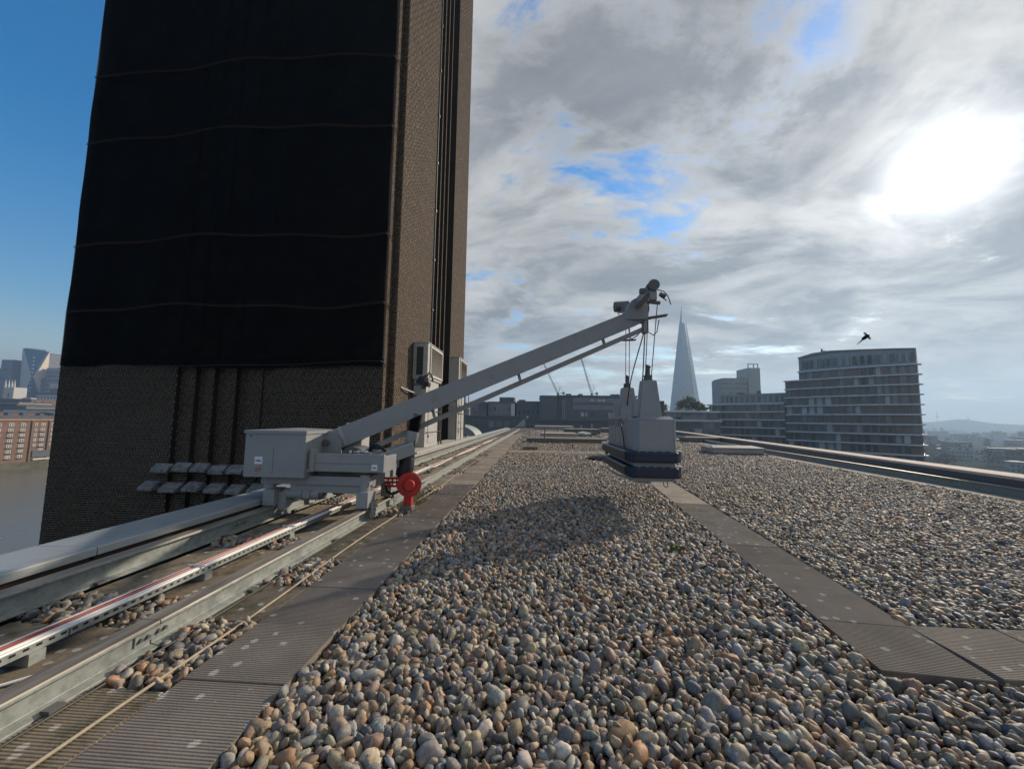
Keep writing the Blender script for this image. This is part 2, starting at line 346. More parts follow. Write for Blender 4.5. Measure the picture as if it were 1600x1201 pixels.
def grid(x0, x1, y0, y1, s, jit=.42):
    nx, ny = max(1, int((x1 - x0) / s)), max(1, int((y1 - y0) / (s * .9)))
    gx, gy = np.meshgrid(np.arange(nx), np.arange(ny)); gx = gx + .5 * (gy % 2)
    x = x0 + (gx + .25 + rng.uniform(-jit, jit, gx.shape)) * s; y = y0 + (gy + .5 + rng.uniform(-jit, jit, gx.shape)) * s * .9
    return x.ravel(), y.ravel()
def gn_instances(name, pos, rot, scl, idx, colr, coll, label):
    me = bpy.data.meshes.new(name); n = len(pos); me.vertices.add(n); me.vertices.foreach_set('co', pos.astype(np.float32).ravel())
    for nm, ty, arr, key in (('rot', 'FLOAT_VECTOR', rot, 'vector'), ('scl', 'FLOAT_VECTOR', scl, 'vector'), ('idx', 'INT', idx, 'value'), ('col', 'FLOAT_COLOR', colr, 'color')):
        a = me.attributes.new(nm, ty, 'POINT'); a.data.foreach_set(key, np.ascontiguousarray(arr).ravel())
    me.update()
    o = bpy.data.objects.new(name, me); C.objects.link(o)
    ng = bpy.data.node_groups.new(name + '_nodes', 'GeometryNodeTree')
    ng.interface.new_socket('Geometry', in_out='INPUT', socket_type='NodeSocketGeometry'); ng.interface.new_socket('Geometry', in_out='OUTPUT', socket_type='NodeSocketGeometry')
    N, L = ng.nodes, ng.links
    gi, go = N.new('NodeGroupInput'), N.new('NodeGroupOutput')
    ci = N.new('GeometryNodeCollectionInfo'); ci.inputs['Collection'].default_value = coll; ci.inputs['Separate Children'].default_value = True; ci.inputs['Reset Children'].default_value = True
    ip = N.new('GeometryNodeInstanceOnPoints'); ip.inputs['Pick Instance'].default_value = True
    def na(nm, ty):
        x = N.new('GeometryNodeInputNamedAttribute'); x.data_type = ty; x.inputs['Name'].default_value = nm; return x.outputs[0]
    er = N.new('FunctionNodeEulerToRotation'); L.new(na('rot', 'FLOAT_VECTOR'), er.inputs[0])
    mp = N.new('GeometryNodeMeshToPoints'); L.new(gi.outputs[0], mp.inputs['Mesh'])
    L.new(mp.outputs[0], ip.inputs['Points']); L.new(ci.outputs[0], ip.inputs['Instance']); L.new(na('idx', 'INT'), ip.inputs['Instance Index'])
    L.new(er.outputs[0], ip.inputs['Rotation']); L.new(na('scl', 'FLOAT_VECTOR'), ip.inputs['Scale']); L.new(ip.outputs[0], go.inputs[0])
    md = o.modifiers.new('scatter', 'NODES'); md.node_group = ng
    tag(o, label, 'gravel', kind='stuff'); return o
def gravel(name, label, layers, keep):
    PX, PY, PZ, SC, TL = [], [], [], [], []
    for (x0, x1, y0, y1, s, size, z0, z1, tilt) in layers:
        x, y = grid(x0, x1, y0, y1, s); k = keep(x, y, size * .45); x, y = x[k], y[k]; n = len(x)
        d = size * np.exp(rng.normal(0, .28, n)); d = np.clip(d, size * .5, size * 1.9)
        PX.append(x); PY.append(y); PZ.append(rng.uniform(z0, z1, n)); SC.append(d); TL.append(np.full(n, tilt))
    x, y, z, d, t = map(np.concatenate, (PX, PY, PZ, SC, TL)); n = len(x)
    pos = np.stack([x, y, z], 1); rot = np.stack([rng.normal(0, 1, n) * t, rng.normal(0, 1, n) * t, rng.uniform(0, 6.283, n)], 1).astype(np.float32)
    scl = np.stack([d * rng.uniform(.85, 1.25, n), d * rng.uniform(.85, 1.1, n), d * rng.uniform(.85, 1.1, n)], 1).astype(np.float32)
    c = pal[rng.choice(len(pal), n, p=pal_p)] * rng.uniform(.72, 1.2, (n, 1)) * rng.uniform(.94, 1.06, (n, 3))
    colr = np.concatenate([c, np.ones((n, 1))], 1).astype(np.float32)
    return gn_instances(name, pos, rot, scl, rng.integers(0, 9, n).astype(np.int32), colr, PEB, label)
def keep_left(x, y, m):
    return (x > -1.33 + m * .6) & (((y < 2.52 - m) & (x < 7)) | (x < path_l(y) - m * .8)) & ~((y > 17.7 - m) & (y < 18.95 + m) & (x < 4.3))
def keep_right(x, y, m):
    return (x > path_l(y) + .60 + m * .8) & (y > 3.16 + m) & (x < kerb_x(y) - m * .5)
g1 = gravel('gravel', 'loose rounded river pebbles between the rail walkway and the slab path',
    [(-1.4, 3.4, .35, 5.2, .048, .056, -.060, -.038, .5), (-1.4, 3.4, .35, 5.2, .047, .058, -.032, -.004, .8), (-1.4, 3.4, .35, 3.2, .21, .074, -.026, -.002, .6),
     (3.4, 7.0, .35, 2.6, .048, .056, -.055, -.035, .5), (3.4, 7.0, .35, 2.6, .049, .060, -.034, -.006, .8),
     (-1.4, 4.0, 5.2, 12, .047, .058, -.040, -.008, .7), (-1.4, 6.0, 12, 25, .066, .078, -.05, -.015, .7), (-1.4, 8, 25, 60, .14, .16, -.09, -.05, .5)], keep_left)
g2 = gravel('gravel', 'loose rounded river pebbles between the slab path and the right-hand rail',
    [(2.6, 10, 3.1, 6.0, .047, .054, -.058, -.035, .5), (2.6, 10, 3.1, 6.0, .045, .056, -.030, -.004, .75),
     (2.8, 11, 6.0, 13, .050, .060, -.040, -.006, .7), (3.4, 13, 13, 25, .07, .082, -.05, -.015, .7), (4.5, 17, 25, 60, .15, .17, -.09, -.05, .5)], keep_right)

# ------------------------------------------------------------------ paving slabs
def slab_mesh(name, w, l, mat, ribs=0, t=0.05):
    mb = MB(); c = .004
    if not ribs:
        mb.add([(-w/2, -l/2, -t), (w/2, -l/2, -t), (w/2, l/2, -t), (-w/2, l/2, -t), (-w/2, -l/2, -c), (w/2, -l/2, -c), (w/2, l/2, -c), (-w/2, l/2, -c),
                (-w/2 + c, -l/2 + c, 0), (w/2 - c, -l/2 + c, 0), (w/2 - c, l/2 - c, 0), (-w/2 + c, l/2 - c, 0)],
               [(0, 3, 2, 1), (0, 1, 5, 4), (1, 2, 6, 5), (2, 3, 7, 6), (3, 0, 4, 7), (4, 5, 9, 8), (5, 6, 10, 9), (6, 7, 11, 10), (7, 4, 8, 11), (8, 9, 10, 11)])
    else:
        p = l / ribs; ys = []; 
        poly = [(-l/2, -t), (-l/2, -.0028)]
        for k in range(ribs):
            a = -l/2 + k * p
            poly += [(a + p * .08, -.0028), (a + p * .34, 0), (a + p * .66, 0), (a + p * .92, -.0028)]
        poly += [(l/2, -.0028), (l/2, -t)]
        n = len(poly)
        vs = [(-w/2, y, z) for y, z in poly] + [(w/2, y, z) for y, z in poly]
        fs = [(k, k + 1, n + k + 1, n + k) for k in range(n - 1)] + [(n - 1, 0, n, 2 * n - 1)]
        for s0 in (0, n):                           # fan the ends as strips against the bottom edge
            fs += [tuple(range(s0, s0 + n))]
        mb.add(vs, fs)
    return meshdata(name, mb, mat)
rib = slab_mesh('slab', .592, .592, M_slab, 34); plain = slab_mesh('slab', .592, .592, M_slab)
rib_moss = slab_mesh('slab', .40, .592, M_slab2, 32); bedslab = slab_mesh('slab', 1.02, .592, M_slab2)
plain3 = slab_mesh('slab', .592, .592, M_slab3)
JY = 2.167
def bedding(name, poly, z=-.055):
    o = struct(name, MB().prism(poly, -.0745, z), M_bed); OFF[o.name] = Vector(); return o
walk = bedding('walkway', [(-1.94, -1.5), (-1.335, -1.5), (-1.335, 45), (-1.94, 45)])
k = 0
for i in range(-5, 70):
    y = JY + .6 * i - .3
    if y > 44.5: break
    o = inst(rib if y < 9 else plain, (-1.638 + random.uniform(-.003, .003), y, random.uniform(-.003, .003)), walk, 'slab', rot=(0, 0, random.uniform(-.004, .004)))
path = bedding('slab_path', [(2.07, 2.54), (2.66, 2.54), (path_l(17.5) + .59, 17.5), (path_l(17.5), 17.5)])
ang = -math.atan(0.094)
for i in range(25):
    t = .30 + .6 * i; y = 2.54 + t * math.cos(ang)
    o = inst(rib if i < 8 else plain, (path_l(y) + .295 - .0, y + .02, random.uniform(-.003, .003)), path, 'slab', rot=(0, 0, ang + random.uniform(-.004, .004) + (math.pi if i % 2 else 0)))
spur = bedding('slab_spur', [(2.71, 2.55), (7.4, 2.62), (7.4, 3.15), (2.71, 3.12)])
for i in range(8):
    inst(rib, (3.02 + .6 * i, 2.862 + .004 * i, random.uniform(-.003, .003)), spur, 'slab', rot=(0, 0, random.uniform(-.004, .004) + .006))
cross = bedding('cross_path', [(-1.3, 17.72), (4.3, 17.72), (4.3, 18.92), (-1.3, 18.92)])
for i in range(9):
    for j in range(2): inst(plain3, (-1.0 + .6 * i, 18.02 + .6 * j, -.002 + random.uniform(-.002, .002)), cross, 'slab')
# the strip between the right-hand rail and the walkway: mossy slabs with pebble gaps
moss = bedding('rail_margin', [(-2.36, -1.5), (-1.945, -1.5), (-1.945, 40), (-2.36, 40)], -.06)
gaps_m = [(2.12, 2.34), (2.42, 2.78), (3.62, 3.95), (5.95, 6.3), (8.0, 8.5), (10.4, 10.9), (13, 13.5), (16, 16.4)]
y = -.62; ends = [-.92]; gaps_full = []
while y < 39:
    if not any(a - .3 < y < b + .28 for a, b in gaps_m):
        inst(rib_moss if y < 8 else plain, (-2.150, y, -.006 + random.uniform(-.003, .003)), moss, 'slab', scale=(1, .985, 1) if y < 8 else (.67, .985, 1))
        if y - .3 - ends[-1] > .06: gaps_full.append((ends[-1], y - .3))
        ends.append(y + .3); y += .6
    else: y += .05
gaps_m = gaps_full                                  # every space left between the slabs is filled with pebbles
bed = bedding('rail_bed', [(-3.72, -1.5), (-2.52, -1.5), (-2.52, 60), (-3.72, 60)], -.06)
gaps_b = []; y = -.6; j = 0
runs = [1, 1, 2, 2, 3, 2, 3, 2, 3, 3, 2, 3, 2, 3, 3, 2, 3, 3, 3]
for nrun in runs:
    for _ in range(nrun):
        inst(bedslab, (-3.14, y + .3, -.012 + random.uniform(-.003, .003)), bed, 'slab'); y += .6
    gaps_b.append((y, y + .42)); y += .42
def keep_gap(x, y, m):
    k = np.zeros(len(x), bool)
    for a, b in gaps_m: k |= (x > -2.36 + m * .5) & (x < -1.945 - m * .6) & (y > a + m * .3) & (y < b - m * .3)
    for a, b in gaps_b: k |= (x > -3.66) & (x < -2.54 - m * .3) & (y > a + m * .3) & (y < b - m * .3)
    return k
gravel('gravel', 'loose pebbles filling the gaps between slabs beside the left rails',
    [(-3.7, -1.9, -.5, 8, .050, .055, -.058, -.035, .5), (-3.7, -1.9, -.5, 8, .050, .058, -.03, .006, .7), (-3.7, -1.9, 8, 30, .06, .066, -.035, .0, .7)], keep_gap)
M_kerb = slab_mat('kerb_concrete', (0.30, 0.265, 0.235), (0.22, 0.195, 0.175), .15)
kerb = bedding('kerb_strip', [(kerb_x(-2), -2), (kerb_x(-2) + .30, -2), (rail_x(70) - .08, 70), (kerb_x(70), 70)])
for i in range(44):
    y = -1.5 + 1.2 * i; w = rail_x(y) - .09 - kerb_x(y)
    o = MB().prism([(kerb_x(y), y), (kerb_x(y) + w, y), (kerb_x(y + 1.19) + w, y + 1.19), (kerb_x(y + 1.19), y + 1.19)], -.05, random.uniform(-.004, .002)).build('slab', M_kerb, kerb)

# ------------------------------------------------------------------ rails
def ibeam(h, w, tf=.016, tw=.014, z0=0.0):
    a, b = w / 2, tw / 2
    return [(-a, z0), (a, z0), (a, z0 + tf), (b, z0 + tf + .012), (b, z0 + h - tf - .012), (a, z0 + h - tf), (a, z0 + h), (-a, z0 + h), (-a, z0 + h - tf), (-b, z0 + h - tf - .012), (-b, z0 + tf + .012), (-a, z0 + tf)]
def crane_rail(label, x_of, y0, y1, h, w, joints, plates=True):
    t = thing('crane_rail', label, 'rail', (x_of(y0), y0, 0), 'rails of the roof crane')
    ys = [y0] + joints + [y1]
    for a, b in zip(ys[:-1], ys[1:]):
        p, q = Vector((x_of(a), a + .003, -.02)), Vector((x_of(b), b - .003, -.02))
        g = MB().profile(ibeam(h - .008, w), p, q, (1, 0, 0)).build('rail_length', M_galv, t, bevel=.002, seg=1)
        MB().profile([(-w / 2 + .002, h - .0075), (w / 2 - .002, h - .0075), (w / 2 - .006, h), (-w / 2 + .006, h)], p, q, (1, 0, 0)).build('running_face', M_railtop, g)
    for yj in joints:
        if not plates or yj > 14: continue
        xj = x_of(yj)
        fp = MB().box(xj + .0075, xj + .017, yj - .11, yj + .11, .035, .095).build('fishplate', M_galv, t, bevel=.002, seg=1)
        for dy in (-.08, -.035, .035, .08):
            MB().cyl((xj + .017, yj + dy, .065), (xj + .030, yj + dy, .065), .013, 6).build('bolt', M_bmu_d, fp)
    y = y0 + .4
    while y < min(y1, 26):
        MB().box(x_of(y) + w / 2 - .012, x_of(y) + w / 2 + .038, y - .035, y + .035, -.003, .014).build('rail_clip', M_bmu_d, t); y += 1.35
    return t
crane_rail('galvanised crane rail nearest the ribbed walkway, red reel above it', lambda y: -2.43, -1.2, 58, .17, .13, [2.45, 8.4, 14.4, 20.4, 26.4, 34])
crane_rail('galvanised crane rail against the left parapet coping', lambda y: -3.80, -1.2, 58, .185, .13, [4.9, 10.9, 16.9, 22.9, 30])
crane_rail('long steel rail running beside the right-hand parapet', lambda y: rail_x(y), -1.5, 70, .21, .14, [5, 11, 17, 23, 30, 40], False)

# ------------------------------------------------------------------ parapets
t = thing('parapet', 'low left parapet with jointed grey metal coping beside the tower', 'parapet', (-4.2, 3.37, 0))
y = 3.37 - 2.4 * 2; MB().box(-4.44, -3.98, -2.9, 58, -.59, .16).build('upstand', M_facadebrick, t)
while y < 57:
    b = min(y + 2.392, 57.8)
    MB().profile([(-4.52, .19), (-4.52, .245), (-3.93, .26), (-3.915, .252), (-3.915, .185), (-3.93, .185), (-3.93, .19)], (0, y, 0), (0, b, 0), (1, 0, 0)).build('coping_panel', M_cap, t, bevel=.004)
    MB().box(-4.50, -3.94, b + .0005, b + .0075, .15, .235).build('joint_strip', M_black, t)
    y += 2.4
t = thing('parapet', 'right-hand parapet with pale pinkish coping behind the long rail', 'parapet', (par_x(8), 8, 0))
M_cap2 = pm('pink_stone_coping', (0.62, 0.53, 0.47), 0.9, 0, 0.1, 2, 0.1, 40, spec=0.2)
MB().prism([(par_x(-2.9) - .02, -2.9), (par_x(-2.9) + .6, -2.9), (par_x(75) + .6, 75), (par_x(75) - .02, 75)], -.59, .33).build('upstand', M_bmu_d, t)
y = -2.8
while y < 74:
    b = y + 2.98
    MB().prism([(par_x(y) - .05, y), (par_x(y) + .65, y), (par_x(b) + .65, b), (par_x(b) - .05, b)], .331, .40).build('coping_panel', M_cap2, t, bevel=.008); y += 3.0

# ------------------------------------------------------------------ cables beside the rails
t = thing('cable_tray', 'slotted metal tray carrying red and white cables between the left rails', 'cable tray', (-3.0, 1, 0))
def tray_seg(y0, y1):
    MB().profile([(-.075, .07), (.075, .07), (.075, .112), (.071, .112), (.071, .074), (-.071, .074), (-.071, .112), (-.075, .112)], (-3.0, y0, -.015), (-3.0, y1, -.015), (1, 0, 0)).build('tray', M_galv, t)
for a, b in ((-1, 2.4), (2.41, 5.4), (5.41, 8.4), (8.41, 11.4)): tray_seg(a, b)
mb = MB()
for i in range(150): mb.box(-2.9253, -2.9235, -.4 + i * .06, -.372 + i * .06, .078, .092)
o = mb.build('slot', M_black, t); o['kind'] = 'stuff'
for i in range(10): MB().box(-3.09, -2.91, -.2 + 1.2 * i, -.12 + 1.2 * i, -.012, .054).build('tray_support', M_galv, t)
cols = [(-.055, M_white, .012), (-.036, M_redcab, .010), (-.016, M_white, .009), (.0, M_redcab, .008), (.022, M_white, .013), (.05, M_white, .012)]
for dx, m, rr in cols:
    pts = []; y = -1.0
    while y < 30:
        wig = .006 * math.sin(y * 1.7 + dx * 90); pts.append((-3.0 + dx + wig + (.05 * math.sin((y - 10.9) * .9 + dx * 30) if y > 11 else 0), y, .082 + rr + (.012 if m is M_redcab else .006) + (0 if y < 11 else -.04)))
        y += .35
    MB().tube(pts, rr, 7).build('cable', m, t, smooth=True)
for yb in (.9, 2.05, 3.4, 4.7, 7.2, 9.3): MB().box(-3.082, -2.918, yb, yb + .012, .112, .124).build('cable_tie', M_white, t)
MB().tube([(-2.95, 2.02, .11), (-2.93, 1.98, .13), (-2.90, 1.96, .10), (-2.88, 1.955, .05), (-2.86, 1.97, .012), (-2.82, 2.03, .004), (-2.75, 2.12, .002), (-2.66, 2.2, .0), (-2.56, 2.27, -.005)], .0085, 8).build('loose_end', M_white, t, smooth=True)
def line_rope(name, label, cat, x, m, rr, y0, y1, amp=.012, z=.004):
    pts = []; y = y0
    while y < y1: pts.append((x + amp * math.sin(y * .9) + amp * .5 * math.sin(y * 2.3 + 1), y, z + rr)); y += .3
    return tag(MB().tube(pts, rr, 7).build(name, m, None, smooth=True), label, cat)
line_rope('rope', 'beige rope lying along the slabs beside the near crane rail', 'rope', -2.05, M_rope, .008, -.8, 16, .02)
line_rope('cable', 'thin dark cable lying along the foot of the near crane rail', 'cable', -2.30, M_cable, .007, -.8, 14, .012)

# ------------------------------------------------------------------ brick tower
def brick_mat():
    return attr_mat('brick', 'bcol', 'GEOMETRY', 0.85, 0.25, 28.0, 0.2, 0.25, 28.0)
M_brick = brick_mat(); M_brickcore = pm('dark_brick', (.022, .018, .016), .9, 0, .2, 4)  # core and flute returns in a plain dark brick colour
M_brick1 = pm('brick_single', (0.030, 0.024, 0.020), 0.85, 0, 0.2, 12, 0.2, 30, perobj=.4)
TX0, TX1, TY0, TY1 = -16.67, -5.08, 12.5, 25.4
XS, YS = -4.87, 12.95                               # shoulder planes
tower = thing('brick_tower', 'tall dark brick chimney tower rising beyond the left parapet', 'tower', (-10.8, 19, GZ))
def front_flutes():
    z = [(TX0, -12.30, 0.0)]
    x = -12.30
    for w, d in ((.30, .16), (.34, .05), (.34, .22), (.30, .08), (.34, .26), (.42, .12), (.46, .30), (.50, .10), (.40, .16), (.30, .06)):
        z.append((x, x + w, d)); x += w
    z.append((x, TX1, 0.0)); return z
def side_flutes():
    z = [(YS, 17.35, 0.0)]; y = 17.35
    for w, d in ((.55, .42), (.10, .20), (.75, .46), (.16, .18), (.62, .46), (.16, .18), (.66, .46), (.16, .16), (.75, .40)):
        z.append((y, y + w, d)); y += w
    z.append((y, TY1, 0.0)); return z
FZ, SZ = front_flutes(), side_flutes()
mb = MB()
mb.prism([(TX0, 13.0), (TX1 - .0, 13.0), (XS - .5, 13.0), (XS - .5, TY1), (TX0, TY1)][0:1] + [(XS - .5, 13.0), (XS - .5, TY1), (TX0, TY1)], GZ, 62)
for a, b, d in FZ: mb.box(a, b, TY0 + d, 13.1, GZ, 61.9)
mb.box(TX1 - .4, XS - .0, YS, 13.3, GZ, 61.95)
for a, b, d in SZ: mb.box(XS - .6, XS - d, a, b, GZ, 61.85)
mb.build('wall', M_brickcore, tower)
mb = MB()
for a, b, d in FZ: mb.box(a + .001, b - .001, TY0 + d - .002, TY0 + d + .01, -4.3, 45)
mb.box(TX1 + .003, XS - .003, YS - .002, YS + .01, -4.3, 45)
for a, b, d in SZ: mb.box(XS - d - .01, XS - d + .002, a + .001, b - .001, -4.3, 45)
mb.box(TX1 - .01, TX1 + .002, TY0 + .001, YS - .003, -4.3, 45)
mb.build('mortar_bed', M_mortar, tower)
BL, BH, G, PR = .225, .075, .016, .005
BV, BN = [], []
def brick_face(u0, u1, z0, z1, put, odd0=0):
    """put(u,z) boxes in running bond; returns arrays"""
    out = []; r = int(round((z0 + 100) / BH)); z = r * BH - 100
    while z < z1:
        shift = (r % 2) * BL / 2 if r % 4 < 2 else (r % 2) * BL / 2 + BL / 4
        hb = BL if r % 2 == 0 else BL               # stretchers
        n0 = math.floor((u0 - shift) / hb)
        uu = n0 * hb + shift
        while uu < u1:
            a, b = max(u0, uu) , min(u1, uu + hb - G)
            if r % 3 == 2 and b - a > .16:          # header pair now and then
                c = (a + b) / 2; out.append((a, c - G / 2, z, z + BH - G)); out.append((c + G / 2, b, z, z + BH - G))
            elif b - a > .025: out.append((a, b, z, z + BH - G))
            uu += hb
        z += BH; r += 1
    return out
fronts = []                                         # (corner boxes as min/max)
for a, b, d in FZ:
    for u0, u1, z0, z1 in brick_face(a, b, -4.2, 3.35, None): fronts.append((u0, u1, TY0 + d - PR, TY0 + d + .02, z0, z1))
sides = []
for u0, u1, z0, z1 in brick_face(TX1, XS - .01, -1.5, 18.5, None): sides.append((u0, u1, YS - PR, YS + .02, z0, z1))
for a, b, d in SZ:
    for u0, u1, z0, z1 in brick_face(a, b, -.6, 33.0, None): sides.append((XS - d - .02, XS - d + PR, u0, u1, z0, z1))
for u0, u1, z0, z1 in brick_face(TY0, YS, -1.5, 18.5, None): sides.append((TX1 - .02, TX1 + PR, u0, u1, z0, z1))
near = sorted(range(len(fronts)), key=lambda i: (fronts[i][4] - .3) ** 2 * 3 + (fronts[i][0] + 13.2) ** 2 + (0 if fronts[i][1] - fronts[i][0] > .18 else 50) + (30 if fronts[i][4] < -1.2 else 0))[:300]
ns = set(near)
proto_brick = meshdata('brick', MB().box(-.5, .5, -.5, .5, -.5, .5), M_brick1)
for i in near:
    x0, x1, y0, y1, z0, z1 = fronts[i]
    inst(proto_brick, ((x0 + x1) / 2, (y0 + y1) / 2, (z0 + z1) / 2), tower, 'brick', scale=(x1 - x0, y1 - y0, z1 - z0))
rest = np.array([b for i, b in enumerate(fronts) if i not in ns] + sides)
def joined_bricks(name, B, parent):
    n = len(B); off = OFF[parent.name]
    idx = np.array([[0, 2, 4], [1, 2, 4], [1, 3, 4], [0, 3, 4], [0, 2, 5], [1, 2, 5], [1, 3, 5], [0, 3, 5]])
    V = B[:, idx] - np.array(off)                   # n,8,3
    F = np.array([(0, 3, 2, 1), (4, 5, 6, 7), (0, 1, 5, 4), (1, 2, 6, 5), (2, 3, 7, 6), (3, 0, 4, 7)])
    FF = (F[None] + (np.arange(n) * 8)[:, None, None]).reshape(-1, 4)
    me = bpy.data.meshes.new(name); me.vertices.add(n * 8); me.vertices.foreach_set('co', V.astype(np.float32).ravel())
    me.loops.add(len(FF) * 4); me.loops.foreach_set('vertex_index', FF.astype(np.int32).ravel())
    me.polygons.add(len(FF)); me.polygons.foreach_set('loop_start', (np.arange(len(FF)) * 4).astype(np.int32)); me.polygons.foreach_set('loop_total', np.full(len(FF), 4, np.int32))
    me.update(calc_edges=True)
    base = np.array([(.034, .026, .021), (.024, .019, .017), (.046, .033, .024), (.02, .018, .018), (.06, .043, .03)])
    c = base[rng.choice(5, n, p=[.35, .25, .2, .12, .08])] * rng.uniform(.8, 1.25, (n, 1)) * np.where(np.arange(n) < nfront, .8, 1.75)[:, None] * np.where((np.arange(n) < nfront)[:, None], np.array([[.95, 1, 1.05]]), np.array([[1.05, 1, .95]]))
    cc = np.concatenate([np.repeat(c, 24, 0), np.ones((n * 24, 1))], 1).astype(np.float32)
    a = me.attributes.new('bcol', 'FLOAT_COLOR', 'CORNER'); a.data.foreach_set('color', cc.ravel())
    me.materials.append(M_brick); o = bpy.data.objects.new(name, me); C.objects.link(o); o.parent = parent; o['kind'] = 'stuff'; return o
nfront = len(fronts) - len(ns)                      # front bricks carry shade in their colour, flank bricks sunlight
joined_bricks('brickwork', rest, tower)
# two tiers of weathered stone blocks at the foot of the flutes
for j, (z, xa, n) in enumerate(((-.46, -12.75, 7), (-1.08, -13.05, 6))):
    x = xa
    for i in range(n):
        w = .56 + random.uniform(-.05, .05)
        z_ = z; z = z + random.uniform(-.03, .03)
        MB().add([(x, 12.28 - .1 * j, z), (x + w, 12.28 - .1 * j, z), (x + w, 12.75, z), (x, 12.75, z), (x, 12.28 - .1 * j, z + .1), (x + w, 12.28 - .1 * j, z + .1), (x + w, 12.5, z + .30), (x, 12.5, z + .30)],
                 [(0, 3, 2, 1), (4, 5, 6, 7), (0, 1, 5, 4), (1, 2, 6, 5), (2, 3, 7, 6), (3, 0, 4, 7)]).build('stone_block', M_stone, tower, bevel=.02)
        x += w + (.16 if j else .05) + random.uniform(0, .08); z = z_
for i in range(0): MB().box(-12.9 + i * .86, -12.78 + i * .86, 12.18, 12.6, -1.12, -.3).build('ledge_bracket', M_bmu_d, tower)
# a conduit that climbs the lit flank
MB().tube([(XS + .035, 17.28, z) for z in np.arange(3.5, 33, 1.5)], .03, 6).build('conduit', M_wire, tower)
for z in np.arange(4, 33, 2.4): MB().box(XS, XS + .08, 17.2, 17.36, z, z + .08).build('conduit_clip', M_wire, tower)

# black netting hung over the upper front face
def net_mat():
    m = bpy.data.materials.new('black_netting'); m.use_nodes = True; N = m.node_tree.nodes; L = m.node_tree.links
    b = N['Principled BSDF']; b.inputs['Base Color'].default_value = (.0025, .0025, .003, 1); b.inputs['Roughness'].default_value = .8; b.inputs['Specular IOR Level'].default_value = .05
    tr = N.new('ShaderNodeBsdfTransparent'); mx = N.new('ShaderNodeMixShader'); geo = N.new('ShaderNodeNewGeometry')
    w = N.new('ShaderNodeTexNoise'); L.new(geo.outputs['Position'], w.inputs['Vector']); w.inputs['Scale'].default_value = .7; w.inputs['Detail'].default_value = 3
    mr = N.new('ShaderNodeMapRange'); L.new(w.outputs['Fac'], mr.inputs[0]); mr.inputs[1].default_value = .35; mr.inputs[2].default_value = .65; mr.inputs[3].default_value = .88; mr.inputs[4].default_value = .97
    L.new(mr.outputs[0], mx.inputs[0]); L.new(tr.outputs[0], mx.inputs[1]); L.new(b.outputs[0], mx.inputs[2]); L.new(mx.outputs[0], N['Material Output'].inputs[0]); return m
net = thing('safety_netting', 'black safety netting hung over the upper front of the brick tower', 'netting', (-10.9, 12.4, 3.1))
xs = np.linspace(TX0 + .12, TX1 - .03, 60); zs = np.concatenate([np.linspace(3.1, 20, 60), np.linspace(21, 45, 25)])
vs, fs = [], []
for j, z in enumerate(zs):
    for i, x in enumerate(xs):
        wav = .035 * math.sin(x * 1.3 + z * .35) + .03 * math.sin(x * 3.1 - z * .6) + .02 * math.sin(z * 1.7 + x)
        vs.append((x, 12.40 + wav, z + (.05 * math.sin(x * .8) + .02 * math.sin(x * 2.9) if j == 0 else 0)))
nx = len(xs); fs = [(j * nx + i, j * nx + i + 1, (j + 1) * nx + i + 1, (j + 1) * nx + i) for j in range(len(zs) - 1) for i in range(nx - 1)]
MB().add(vs, fs).build('mesh_sheet', net_mat(), net, smooth=True)
M_nrope = pm('red_brown_rope', (0.05, 0.02, 0.016), 0.8)
for z, s in ((14.12, 1), (11.5, 2), (7.55, 3), (5.1, 4), (17.6, 5), (3.12, 6)):
    pts = [(x, 12.30 + .03 * math.sin(x * 1.3), z + (.13 * math.sin((x + s) * .55) + .05 * math.sin(x * 1.7 + s)) * (.25 if s == 6 else 1) + .03 * (x + 11)) for x in np.linspace(TX0 + .24, TX1 - .02, 70)] + [(TX1 + .05, 12.6, z + .12), (TX1 + .05, 12.8, z + .05)]
    for dz in ((0, .05) if s != 6 else (0,)): MB().tube([(a, b, c + dz) for a, b, c in pts], .012, 5).build('rope', M_nrope if s != 6 else M_cable, net)
# ------------------------------------------------------------------ roof crane
cr = thing('roof_crane', 'grey roof maintenance crane on rails with long raised jib', 'crane', (-3.2, 6.0, 0.15))
V = Vector
